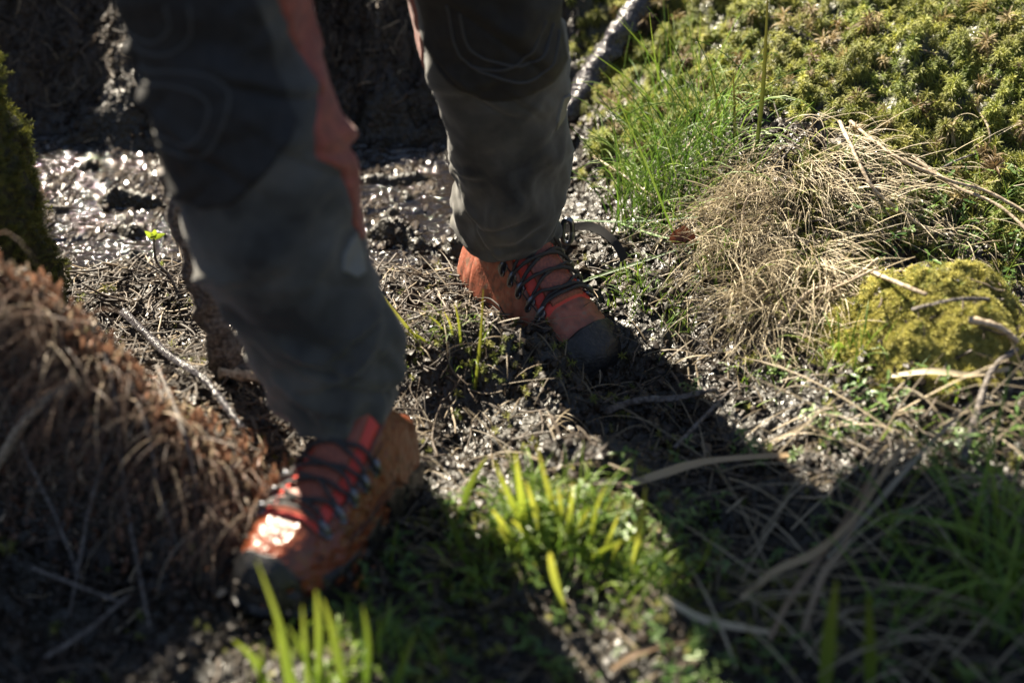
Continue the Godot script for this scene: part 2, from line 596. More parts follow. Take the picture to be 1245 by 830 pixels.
func build_person() -> void:
	var person := base("person", Vector3.ZERO)
	tag(person, "walker in muddy grey trousers and orange boots stepping through wet peat", "person")
	var front := {"seed": 3.1, "lean": 1.0, "st": [
		[Vector3(-0.176, 0.131, -1.163), 0.0620, 0.070], [Vector3(-0.179, 0.156, -1.167), 0.0668, 0.074], [Vector3(-0.191, 0.201, -1.175), 0.0765, 0.078], [Vector3(-0.219, 0.288, -1.185), 0.0772, 0.082],
		[Vector3(-0.229, 0.346, -1.190), 0.0805, 0.084], [Vector3(-0.241, 0.425, -1.200), 0.0815, 0.085], [Vector3(-0.262, 0.506, -1.215), 0.0829, 0.088], [Vector3(-0.272, 0.580, -1.222), 0.085, 0.09], [Vector3(-0.240, 0.700, -1.390), 0.092, 0.095], [Vector3(-0.195, 0.850, -1.560), 0.098, 0.105]]}
	var rear := {"seed": 7.7, "lean": 1.0, "st": [
		[Vector3(-0.002, 0.097, -1.560), 0.0600, 0.069], [Vector3(-0.003, 0.118, -1.557), 0.0645, 0.074], [Vector3(-0.002, 0.153, -1.550), 0.0675, 0.078], [Vector3(-0.003, 0.236, -1.535), 0.0690, 0.078],
		[Vector3(-0.016, 0.327, -1.515), 0.0780, 0.082], [Vector3(-0.027, 0.422, -1.490), 0.0835, 0.086], [Vector3(-0.038, 0.500, -1.470), 0.0860, 0.09], [Vector3(-0.043, 0.575, -1.462), 0.088, 0.092], [Vector3(-0.045, 0.700, -1.520), 0.092, 0.095], [Vector3(-0.035, 0.850, -1.580), 0.098, 0.105]]}
	for leg in [front, rear]:                   # sharp creases: place on the cloth, direction, half length, width, depth, curve
		var list := []
		var r := RandomNumberGenerator.new()
		r.seed = int(leg.seed * 10.0)
		for k in 34:
			var slope := r.randf_range(-0.9, -0.25) if r.randf() < 0.65 else r.randf_range(0.1, 0.8)
			var low := r.randf() < 0.4
			list.append([r.randf_range(-0.19, 0.19), leg.st[0][0].y + (r.randf_range(0.01, 0.12) if low else r.randf_range(0.08, 0.46)), cos(slope), sin(slope), r.randf_range(0.03, 0.10), r.randf_range(0.005, 0.013), r.randf_range(0.0035, 0.0105), r.randf_range(-3.0, 3.0)])
		leg.creases = list
	var s := Shape.new()
	add_leg(s, front)
	add_leg(s, rear)
	var rows := [[0.78, 0.15, 0.10], [0.84, 0.185, 0.125], [0.91, 0.18, 0.12], [0.98, 0.165, 0.115]]
	var at := s.v.size()
	for r in rows:
		for k in 33:
			var th := TAU * k / 32.0
			s.point(Vector3(-0.115 + sin(th) * r[1], r[0], -1.58 + cos(th) * r[2]))
	s.quads(at, rows.size(), 33)
	var trousers := obj("trousers", s.mesh(), M["trouser cloth"], person)
	obj("knee_panel", leg_panel(front, -2.1, 0.80, [4.6, 4.35, 4.2, 4.15, 4.3, 4.7, 5.2], [6.9, 6.9, 6.9, 6.9, 6.9, 6.9, 6.9], 0.0016), M["knee cloth"], trousers)
	obj("knee_panel", leg_panel(rear, -0.98, 1.35, [4.55, 4.2, 4.0, 4.0, 4.05, 4.1, 4.3], [6.9, 6.9, 6.9, 6.9, 6.9, 6.9, 6.9], 0.0016), M["knee cloth"], trousers)
	obj("side_panel", leg_strip(front, [[3.1, 1.55, 1.75], [3.5, 1.42, 1.9], [4.0, 1.34, 2.0], [4.4, 1.25, 2.1], [4.7, 0.86, 2.1], [5.0, 0.9, 2.1], [5.3, 1.2, 2.1], [5.7, 1.2, 2.1], [6.0, 1.0, 2.1], [6.9, 0.95, 2.1]], 0.0024), M["side cloth"], trousers)
	obj("side_panel", leg_strip(rear, [[3.7, -1.7, -1.5], [4.0, -1.9, -1.38], [4.4, -2.0, -1.25], [5.0, -2.0, -1.08], [6.0, -2.0, -1.02], [6.9, -2.0, -1.0]], 0.0024), M["side cloth"], trousers)
	obj("reflective_patch", leg_strip(front, [[2.85, 1.1, 1.3], [3.0, 0.95, 1.45], [3.2, 1.05, 1.5], [3.32, 1.3, 1.5]], 0.002), M["pale patch"], trousers)
	obj("reflective_patch", leg_strip(rear, [[3.35, 1.05, 1.15], [3.5, 1.02, 1.3], [3.8, 1.2, 1.38]], 0.002), M["pale patch"], trousers)
	for m in [[[-1.0, 4.85], [-0.7, 4.85], [-0.35, 4.88], [-0.08, 5.15], [0.16, 5.55], [0.05, 5.74], [-0.25, 5.78], [-0.7, 5.72], [-1.0, 5.66]], [[-1.0, 4.98], [-0.75, 4.98], [-0.42, 5.02], [-0.2, 5.22], [-0.08, 5.45], [-0.2, 5.6], [-0.6, 5.6], [-1.0, 5.5]],
			[[-1.0, 5.95], [-0.7, 5.93], [-0.3, 5.97], [-0.02, 6.2], [0.1, 6.6]], [[-1.0, 6.08], [-0.7, 6.06], [-0.4, 6.1], [-0.2, 6.3], [-0.15, 6.6]]]:
		obj("seam", leg_seam(front, m, 0.0014, 0.0018), M["seam"], trousers)
	for m in [[[-0.45, 5.3], [-0.42, 4.75], [-0.25, 4.5], [0.1, 4.35], [0.45, 4.27], [0.8, 4.4], [1.15, 4.75]], [[-0.3, 5.2], [-0.27, 4.8], [-0.1, 4.62], [0.2, 4.52], [0.5, 4.5], [0.75, 4.62], [1.0, 4.9]], [[-0.25, 4.5], [0.1, 4.45], [0.45, 4.6], [0.8, 5.0]]]:
		obj("seam", leg_seam(rear, m, 0.0015, 0.0018), M["seam"], trousers)
	# jacket above the frame: it only casts its shade
	var j := Shape.new()
	rows = [[0.70, 0.225, 0.16], [0.85, 0.215, 0.15], [1.0, 0.185, 0.13], [1.2, 0.2, 0.135], [1.35, 0.22, 0.13], [1.44, 0.19, 0.11], [1.49, 0.09, 0.08], [1.55, 0.06, 0.065]]
	for r in rows:
		for k in 33:
			var th := TAU * k / 32.0
			j.point(Vector3(-0.06 + sin(th) * r[1], r[0], -1.60 + cos(th) * r[2]))
	j.quads(0, rows.size(), 33)
	for e in [-1.0, 1.0]:
		add_tube(j, smooth_path([Vector3(-0.06 + e * 0.19, 1.40, -1.60), Vector3(-0.06 + e * 0.27, 1.12, -1.62), Vector3(-0.06 + e * 0.27, 0.86, -1.55)], 6), 0.062, 0.042, 14)
	obj("jacket", j.mesh(), M["jacket"], person)
	# boots
	var fwd := Vector3(-0.105, 0.050, 0.245).normalized()
	build_boot(person, Vector3(-0.116, -0.014, -1.208), fwd, -1.0, true)
	build_boot(person, Vector3(-0.062, -0.032, -1.628), Vector3(0.64, -0.07, 0.76).normalized(), 1.0, false)

const BOOT_X := [0.0, 0.004, 0.012, 0.03, 0.06, 0.10, 0.125, 0.15, 0.175, 0.20, 0.23, 0.255, 0.272, 0.281, 0.285]
const BOOT_H := [0.05, 0.075, 0.088, 0.098, 0.120, 0.152, 0.145, 0.120, 0.100, 0.085, 0.071, 0.060, 0.050, 0.038, 0.016]
const BOOT_W := [0.004, 0.016, 0.024, 0.031, 0.036, 0.038, 0.040, 0.043, 0.047, 0.0495, 0.0485, 0.042, 0.031, 0.019, 0.005]

func boot_at(table: Array, x: float) -> float:
	var k := 0
	while k < BOOT_X.size() - 2 and BOOT_X[k + 1] < x: k += 1
	var f: float = (x - BOOT_X[k]) / (BOOT_X[k + 1] - BOOT_X[k])
	return cubic_interpolate(table[k], table[k + 1], table[maxi(k - 1, 0)], table[mini(k + 2, BOOT_X.size() - 1)], clampf(f, 0, 1))

func boot_raw(x: float, a: float, inner: float) -> Vector3:
	var h := boot_at(BOOT_H, x)
	var w := boot_at(BOOT_W, x)
	var c := cos(a)
	var sn := sin(a)
	var z := w * signf(c) * pow(absf(c), 0.72)
	var y := h * pow(maxf(sn, 0.0), 0.85)
	var crease := 0.0012 * sin(x * 420.0) * smoothstep(0.17, 0.19, x) * smoothstep(0.225, 0.21, x) * sn
	var lump := fold_noise.get_noise_3d(x * 35.0, a * 1.6, inner * 5.0) * 0.0022
	return Vector3(x, y + crease + lump * sn, z + lump * c - inner * 0.012 * smoothstep(0.12, 0.285, x))

func boot_point(x: float, a: float, inner: float, off := 0.0) -> Vector3:
	if off == 0.0: return boot_raw(x, a, inner)
	var e := 0.002
	var p := boot_raw(x, a, inner)
	var dx := boot_raw(minf(x + e, 0.2849), a, inner) - boot_raw(maxf(x - e, 0.0), a, inner)
	var da := boot_raw(x, minf(a + 0.02, PI), inner) - boot_raw(x, maxf(a - 0.02, 0.0), inner)
	var n := da.cross(dx).normalized()
	if n.dot(Vector3(x - 0.14, p.y + 0.02, p.z)) < 0.0 and n.y < 0.0: n = -n
	return p + n * off

func boot_patch(x0: float, x1: float, a0: float, a1: float, inner: float, off: float, nx := 24, na := 24, wave := 0.0) -> ArrayMesh:
	var s := Shape.new()
	for r in nx:
		for k in na:
			var u := float(r) / (nx - 1)
			var v := float(k) / (na - 1)
			var rim := mini(mini(r, nx - 1 - r), mini(k, na - 1 - k))
			var a := lerpf(a0, a1, v)
			var x := lerpf(x0 + wave * sin(a * 1.0), x1, u)
			s.point(boot_point(x, a, inner, -0.002 if rim == 0 else (off * 0.8 if rim == 1 else off)), Vector2(u, v))
	s.quads(0, nx, na, true)
	return s.mesh()

func build_boot(person: Node3D, at: Vector3, fwd: Vector3, inner: float, wet: bool) -> void:
	var boot := base("boot", at, person)
	var side := fwd.cross(Vector3.UP).normalized()
	boot.basis = Basis(fwd, side.cross(fwd).normalized(), side)
	if wet: boot.basis = boot.basis.scaled_local(Vector3.ONE * 0.97)
	else: boot.basis = boot.basis.scaled_local(Vector3(0.93, 1.12, 1.13))
	boot.set_meta("label", "front orange boot, glistening wet, toe pointing down left" if wet else "rear orange boot sunk in mud, black toe cap forward")
	var hide: Material = M["wet leather"] if wet else M["leather"]
	obj("upper", boot_patch(0.0, 0.285, 0.0, PI, inner, 0.0, 90, 60), hide, boot)
	# red gusset under the laces, tongue in its middle, a quarter panel on each side
	obj("gusset", boot_patch(0.115, 0.236 if wet else 0.207, PI / 2 - 0.62, PI / 2 + 0.62, inner, 0.0016), M["gusset"], boot)
	obj("tongue", boot_patch(0.105, 0.233 if wet else 0.205, PI / 2 - 0.34, PI / 2 + 0.34, inner, 0.0042), M["tongue"], boot)
	for e in [-1.0, 1.0]:
		var lo: float = PI / 2 + e * 0.55
		var hi: float = PI / 2 + e * 1.45
		obj("quarter", boot_patch(0.055, 0.228 if wet else 0.200, minf(lo, hi), maxf(lo, hi), inner, 0.0032), hide, boot)
		obj("rand", boot_patch(0.0, 0.245, 0.0 if e < 0 else PI - 0.30, 0.30 if e < 0 else PI, inner, 0.0042, 60, 10), M["rubber"], boot)
	obj("toe_cap", boot_patch(0.262 if wet else 0.230, 0.2849, 0.0, PI, inner, 0.0045, 26, 40, 0.010), M["rubber"], boot)
	for e in [0.0, PI - 0.36]: obj("heel_counter", boot_patch(0.0, 0.075, e, e + 0.36, inner, 0.0038, 30, 16), M["rubber"], boot)
	for e in [-1.0, 1.0]:                       # stitched seams
		for m in [[[0.06, 1.38], [0.10, 1.25], [0.15, 1.15], [0.205, 1.05]], [[0.06, 1.42], [0.10, 1.30], [0.15, 1.2], [0.205, 1.1]], [[0.205, 0.60], [0.16, 0.66], [0.125, 0.74]]]:
			var pts := []
			for q in m: pts.append(Vector3(q[0], PI / 2 + e * q[1], 0))
			var path := PackedVector3Array()
			for q in smooth_path(pts, 8): path.append(boot_point(q.x, q.y, inner, 0.0036))
			var w := Shape.new()
			add_tube(w, path, 0.0008, 0.0008, 5)
			obj("stitching", w.mesh(), M["lace"], boot)
	# sole: a wall that follows the outline with lugs cut in, and its underside
	var s := Shape.new()
	var n := 120
	var ring := []
	for k in n:
		var t := TAU * k / n
		var x := 0.1425 - 0.1425 * cos(t)
		var e := 1.0 if sin(t) >= 0.0 else -1.0
		var p := boot_raw(clampf(x, 0.0005, 0.2845), 0.0 if e > 0 else PI, inner)
		var d := Vector3(p.x - 0.1425, 0, p.z).normalized()
		ring.append([Vector3(p.x, 0, p.z) + Vector3(d.x * 0.003, 0, signf(d.z) * 0.004), d])
	for r in 4:
		for k in n + 1:
			var q: Array = ring[k % n]
			var lug := 0.004 if r <= 1 and (k / 4) % 2 == 0 else 0.0
			var spring := 0.014 * smoothstep(0.2, 0.285, q[0].x)
			s.point(q[0] - q[1] * lug + Vector3(0, [-0.024, -0.010, -0.007, 0.006][r] + spring * (1.0 if r < 2 else 0.5), 0), Vector2(k, r))
	s.quads(0, 4, n + 1, true)
	var m := s.point(Vector3(0.14, -0.022, 0))
	for k in n: s.tri(m, k, k + 1)
	obj("sole", s.mesh(), M["rubber"], boot)
	for span in [[0.004, 0.062], [0.165, 0.205]]:
		for e in [-1.0, 1.0]:
			var w := Shape.new()
			for k in 12:
				var x := lerpf(span[0], span[1], k / 11.0)
				var p := boot_raw(x, 0.0 if e > 0 else PI, inner)
				for yy in [-0.021, -0.019, -0.005, -0.003]:
					w.point(Vector3(x - 0.004 * (1.0 if x < 0.02 else 0.0), yy, p.z + e * (0.0065 if yy == -0.019 or yy == -0.005 else 0.001)))
			w.quads(0, 12, 4, e < 0)
			obj("sole_insert", w.mesh(), M["sole insert"], boot)
	# mud sticking to the lower boot
	var bits := []
	var shades := []
	for k in 1500:
		var x := 0.285 * rng.randf()
		var a := rng.randf() * PI
		var p := boot_point(clampf(x, 0.002, 0.283), a, inner, 0.004)
		if rng.randf() > smoothstep(0.045, 0.0, p.y - (0.012 if x > 0.22 else 0.0)) * smoothstep(-0.25, 0.35, fold_noise.get_noise_2d(x * 40.0, a * 3.0 + inner)): continue
		var size := 0.0008 + 0.0035 * pow(rng.randf(), 2.0)
		bits.append(Transform3D(Basis.from_euler(Vector3(rng.randf() * TAU, rng.randf() * TAU, 0)).scaled(Vector3(size, size * 0.7, size * 1.3)), p))
		shades.append(speckle(Color(0.012, 0.009, 0.007), Color(0.05, 0.038, 0.028)))
	many("mud_crumbs", [lump_mesh(6)], bits, shades, M["crumb"], "", "", boot)
	# hooks and laces
	var xs := [0.197, 0.178, 0.160, 0.143, 0.128] if not wet else [0.226, 0.205, 0.185, 0.165, 0.145]
	var spread := [0.60, 0.62, 0.66, 0.72, 0.78]
	for k in xs.size():
		for e in [-1.0, 1.0]:
			obj("lace_hook", hook_mesh(xs[k], PI / 2 + e * spread[k], inner), M["hook"], boot)
	for k in xs.size() - 1:
		for e in [-1.0, 1.0]:
			obj("lace", lace_mesh(xs[k], PI / 2 + e * spread[k], xs[k + 1], PI / 2 - e * spread[k + 1], inner, 0.0075 if e > 0 else 0.0055), M["lace"], boot)
	obj("lace", lace_mesh(xs[0], PI / 2 - spread[0], xs[0] + 0.002, PI / 2 + spread[0], inner, 0.0065), M["lace"], boot)
	if not wet:
		# strap with its buckle, hanging off the back of the boot
		var b := Shape.new()
		var inv := boot.transform.affine_inverse()
		var path := PackedVector3Array()
		for p in smooth_path([Vector3(0.066, 0.088, -1.59), Vector3(0.100, 0.092, -1.588), Vector3(0.128, 0.080, -1.572), Vector3(0.142, 0.060, -1.56)], 8): path.append(inv * p)
		for e in [1.0, -1.0]:
			var off := PackedVector3Array()
			for p in path: off.append(p + inv.basis * Vector3(0, 0.001 * e, 0.001 * e))
			add_blade(b, off, 0.011, inv.basis * Vector3(0.1, 0.75, 0.65), Color.WHITE, 0.02 * e, 0.85)
		obj("strap", b.mesh(), M["strap"], boot)
		var q := Shape.new()
		var loop := PackedVector3Array()
		for k in 17:
			var a := TAU * k / 16.0
			loop.append(inv * (Vector3(0.070, 0.090, -1.585) + Vector3(0.006 * cos(a), 0.017 * signf(sin(a)) * pow(absf(sin(a)), 0.5), 0.006)))
		add_tube(q, loop, 0.0035, 0.0035, 6)
		obj("buckle", q.mesh(), M["hook"], boot)

func hook_mesh(x: float, a: float, inner: float) -> ArrayMesh:
	var s := Shape.new()
	var p := boot_point(x, a, inner, 0.002)
	var n := (boot_point(x, a, inner, 0.008) - p).normalized()
	var out := (boot_point(x, a + (0.1 if a > PI / 2 else -0.1), inner, 0.002) - p).normalized()
	add_tube(s, PackedVector3Array([p - n * 0.002, p + n * 0.0015, p + n * 0.002]), 0.0066, 0.0054, 12)
	add_tube(s, smooth_path([p + out * 0.005, p + out * 0.006 + n * 0.004, p + n * 0.0065, p - out * 0.006 + n * 0.006, p - out * 0.008 + n * 0.003], 4), 0.0030, 0.0025, 7)
	add_tube(s, PackedVector3Array([p + out * 0.007, p + out * 0.007 + n * 0.003, p + out * 0.007 + n * 0.0036]), 0.0048, 0.0036, 10)
	return s.mesh()

func lace_mesh(x0: float, a0: float, x1: float, a1: float, inner: float, off: float) -> ArrayMesh:
	var path := PackedVector3Array()
	for k in 17:
		var f := k / 16.0
		path.append(boot_point(lerpf(x0, x1, f), lerpf(a0, a1, f), inner, off + 0.002 * sin(f * PI)))
	var s := Shape.new()
	add_tube(s, path, 0.0022, 0.0022, 7, 0.3)
	return s.mesh()

# ---------------------------------------------------------------- moss
# a shoot with arching leaves in whorls; one unit is its leaf reach
func shoot_mesh(leaves: int, droop: float, width: float, stem: float, seed_: int) -> ArrayMesh:
	var r := RandomNumberGenerator.new()
	r.seed = seed_
	var s := Shape.new()
	for k in leaves:
		var f := float(k) / leaves
		var a := k * 2.39996 + r.randf_range(-0.3, 0.3)
		var rise_ := lerpf(1.25, 0.35, f) + r.randf_range(-0.15, 0.15)
		var reach := lerpf(0.45, 1.0, pow(f, 0.6)) * r.randf_range(0.8, 1.15)
		var from := Vector3(0, stem * (1.0 - f * 0.75), 0)
		var out := Vector3(cos(a), 0, sin(a))
		var path := PackedVector3Array()
		for j in 4:
			var t := j / 3.0
			path.append(from + out * reach * t * (1.0 - 0.12 * t) + Vector3.UP * (rise_ * t * 0.55 - droop * t * t * reach))
		var tone := r.randf_range(0.75, 1.15)
		add_blade(s, path, width, Vector3.UP, Color(tone, tone, tone * 0.9), 0.3, 0.12)
	return s.mesh()

func lean_basis(n: Vector3, yaw: float, tilt: float) -> Basis:
	var b := Basis(Quaternion(Vector3.UP, n)) if n.y < 0.9999 else Basis()
	return b * Basis(Vector3.UP, yaw) * Basis(Vector3.RIGHT, tilt)

func build_moss() -> void:
	var shoots := [shoot_mesh(28, 0.75, 0.12, 0.9, 1), shoot_mesh(32, 0.95, 0.10, 0.7, 2), shoot_mesh(24, 0.55, 0.12, 1.1, 3), shoot_mesh(30, 1.1, 0.11, 1.0, 7)]
	var places := []
	var tints := []
	for k in 60000:
		var x := rng.randf_range(0.08, 1.15)
		var z := rng.randf_range(-2.75, -1.25)
		if rng.randf() > moss_share(x, z) * 0.34: continue
		var size := rng.randf_range(0.009, 0.019)
		var p := on(x, z, -0.004 + mid.get_noise_2d(x * 0.8, z * 0.8) * 0.022)
		places.append(Transform3D(lean_basis(up_at(x, z).lerp(Vector3.UP, 0.4).normalized(), rng.randf() * TAU, rng.randf_range(-0.35, 0.35)).scaled(Vector3.ONE * size), p))
		var patch := clampf(broad.get_noise_2d(x * 1.6, z * 1.6 + 30.0) * 1.2 + 0.5, 0.0, 1.0)
		tints.append(speckle(Color(0.13, 0.19, 0.02), Color(0.38, 0.39, 0.07)).lerp(Color(0.30, 0.24, 0.09), patch * 0.3))
	for k in 600:                              # litter caught in the moss
		var x := rng.randf_range(0.15, 1.1)
		var z := rng.randf_range(-2.6, -1.5)
		if rng.randf() > moss_share(x, z): continue
		places.append(Transform3D(lean_basis(up_at(x, z), rng.randf() * TAU, rng.randf_range(-0.9, 0.9)).scaled(Vector3.ONE * rng.randf_range(0.007, 0.03)), on(x, z, 0.002)))
		tints.append(speckle(Color(0.12, 0.07, 0.03), Color(0.36, 0.29, 0.14)))
	many("moss_carpet", shoots, places, tints, M["moss"], "yellow-green carpet of feathery moss covering the bank beyond the straw", "moss")
	print("moss ", places.size())
	# the rounded cushion at right, finer leaved
	var small := [shoot_mesh(14, 0.35, 0.2, 1.3, 4), shoot_mesh(12, 0.5, 0.22, 1.1, 5)]
	places = []
	tints = []
	var mound := base("moss_cushion", on(0.485, -1.37))
	tag(mound, "rounded yellow-green moss cushion, brightest mound beside the straw", "moss")
	for k in 60000:
		var x := rng.randf_range(0.33, 0.65)
		var z := rng.randf_range(-1.52, -1.22)
		var r := ((x - 0.485) / 0.115) ** 2 + ((z + 1.37) / 0.10) ** 2 + broad.get_noise_2d(x * 3.0, z * 3.0) * 0.6
		if rng.randf() > smoothstep(1.25, 0.7, r): continue
		var p := on(x, z, -0.002) - mound.position
		places.append(Transform3D(lean_basis(up_at(x, z), rng.randf() * TAU, rng.randf_range(-0.5, 0.5)).scaled(Vector3.ONE * rng.randf_range(0.0035, 0.0065)), p))
		tints.append(speckle(Color(0.42, 0.40, 0.10), Color(0.60, 0.55, 0.19)))
	many("moss_shoots", small, places, tints, M["fine moss"], "", "", mound)
	# low moss and thin growth between the cushion and the bank, and on the ridge beside the boot
	places = []
	tints = []
	for k in 40000:
		var x := rng.randf_range(-0.65, 0.75)
		var z := rng.randf_range(-1.70, -0.85)
		var w := broad.get_noise_2d(x * 2.3 + 40.0, z * 2.3)
		var d := smoothstep(0.28, 0.40, x) * smoothstep(-1.28, -1.36, z + w * 0.1) * 0.9
		d = maxf(d, straw_share(x, z) * 0.25)
		d = maxf(d, exp(-(((x + 0.04) / 0.07) ** 2 + ((z + 1.415) / 0.04) ** 2)) * 0.55)
		d = maxf(d, exp(-(((x - 0.035) / 0.10) ** 2 + ((z + 1.08) / 0.05) ** 2)) * 1.0)
		d = maxf(d, exp(-(((x - 0.20) / 0.09) ** 2 + ((z + 0.97) / 0.05) ** 2)) * 0.6)
		d = maxf(d, exp(-(((x + 0.14) / 0.08) ** 2 + ((z + 0.91) / 0.05) ** 2)) * 0.6)
		d = maxf(d, smoothstep(0.25, 0.4, w) * 0.15)
		if rng.randf() > d * smoothstep(-0.25, 0.1, w + 0.1): continue
		places.append(Transform3D(lean_basis(up_at(x, z), rng.randf() * TAU, rng.randf_range(-0.5, 0.5)).scaled(Vector3.ONE * rng.randf_range(0.004, 0.009)), on(x, z, -0.001)))
		tints.append(speckle(Color(0.13, 0.17, 0.03), Color(0.28, 0.27, 0.06)))
	many("ground_moss", small, places, tints, M["fine moss"], "thin low moss creeping over the peat between the grass tufts", "moss")

func build_stump() -> void:
	var at := Vector3(-0.81, -0.03, -1.42)
	var stump := base("mossy_stump", at)
	tag(stump, "dark mossy stump at the edge of the stream, lit yellow along its top", "stump")
	var s := Shape.new()
	var rows := 40
	var cols := 60
	var places := []
	var tints := []
	for r in rows:
		for k in cols:
			var f := float(r) / (rows - 1)
			var a := TAU * k / (cols - 1)
			var rad := 0.268 * pow(maxf(0.0, 1.0 - pow(f, 2.6)), 0.5)
			var p := Vector3(cos(a) * rad, f * 0.62, sin(a) * rad)
			p += Vector3(cos(a), 0.3, sin(a)) * (broad.get_noise_3d(p.x * 2.0, p.y * 2.0, p.z * 2.0) * 0.025 + mid.get_noise_3d(p.x, p.y, p.z) * 0.012)
			s.point(p, Vector2(a, f))
	s.quads(0, rows, cols)
	obj("trunk", s.mesh(), M["stump earth"], stump)
	var mesh := s
	for k in 16000:
		var r := int(rng.randf() * (rows - 2))
		var c := int(rng.randf() * (cols - 1))
		var a := mesh.v[r * cols + c]
		var b := mesh.v[r * cols + c + 1]
		var d := mesh.v[(r + 1) * cols + c]
		var u := rng.randf()
		var w := rng.randf()
		var p := a + (b - a) * u + (d - a) * w
		var n := Vector3(a.x, 0.02 + 0.25 * maxf(0.0, a.y - 0.15), a.z).normalized()
		places.append(Transform3D(lean_basis(n, rng.randf() * TAU, rng.randf_range(-0.5, 0.5)).scaled(Vector3.ONE * rng.randf_range(0.004, 0.008)), p))
		tints.append(speckle(Color(0.07, 0.09, 0.015), Color(0.2, 0.2, 0.035)))
	many("moss_shoots", [shoot_mesh(13, 0.5, 0.2, 1.2, 6)], places, tints, M["fine moss"], "", "", stump)

# ---------------------------------------------------------------- peat crumbs, twigs, dead leaves
func lump_mesh(seed_: int) -> ArrayMesh:
	var r := RandomNumberGenerator.new()
	r.seed = seed_
	var s := Shape.new()
	var rows := 5
	var cols := 7
	for j in rows:
		for k in cols:
			var a := TAU * (k % (cols - 1)) / (cols - 1)
			var b := -PI / 2 + PI * j / (rows - 1)
			var p := Vector3(cos(b) * cos(a), sin(b), cos(b) * sin(a))
			s.point(p * (1.0 + 1.3 * fold_noise.get_noise_3d(p.x * 1.3 + seed_ * 7.0, p.y * 1.3, p.z * 1.3)))
	s.quads(0, rows, cols)
	return s.mesh(true)

func twig_mesh(seed_: int, bend: float, thick: float) -> ArrayMesh:
	var r := RandomNumberGenerator.new()
	r.seed = seed_
	var s := Shape.new()
	var pts := []
	var p := Vector3(0, 0, -0.5)
	for k in 5:
		pts.append(p)
		p += Vector3(r.randf_range(-bend, bend), r.randf_range(-bend, bend) * 0.6, 0.25)
	add_tube(s, smooth_path(pts, 2), thick, thick * 0.5, 5)
	return s.mesh()

func shard_mesh(seed_: int) -> ArrayMesh:      # a curled scrap of dead leaf
	var r := RandomNumberGenerator.new()
	r.seed = seed_
	var s := Shape.new()
	var path := PackedVector3Array()
	var curl := r.randf_range(1.0, 2.6)
	for k in 6:
		var t := k / 5.0
		path.append(Vector3(r.randf_range(-0.08, 0.08), 0.4 * (1.0 - cos(curl * t)), sin(curl * t) * 0.7 - 0.2))
	add_blade(s, path, r.randf_range(0.35, 0.7), Vector3.UP, Color.WHITE, 0.4, 0.2, r.randf_range(-0.8, 0.8))
	return s.mesh()

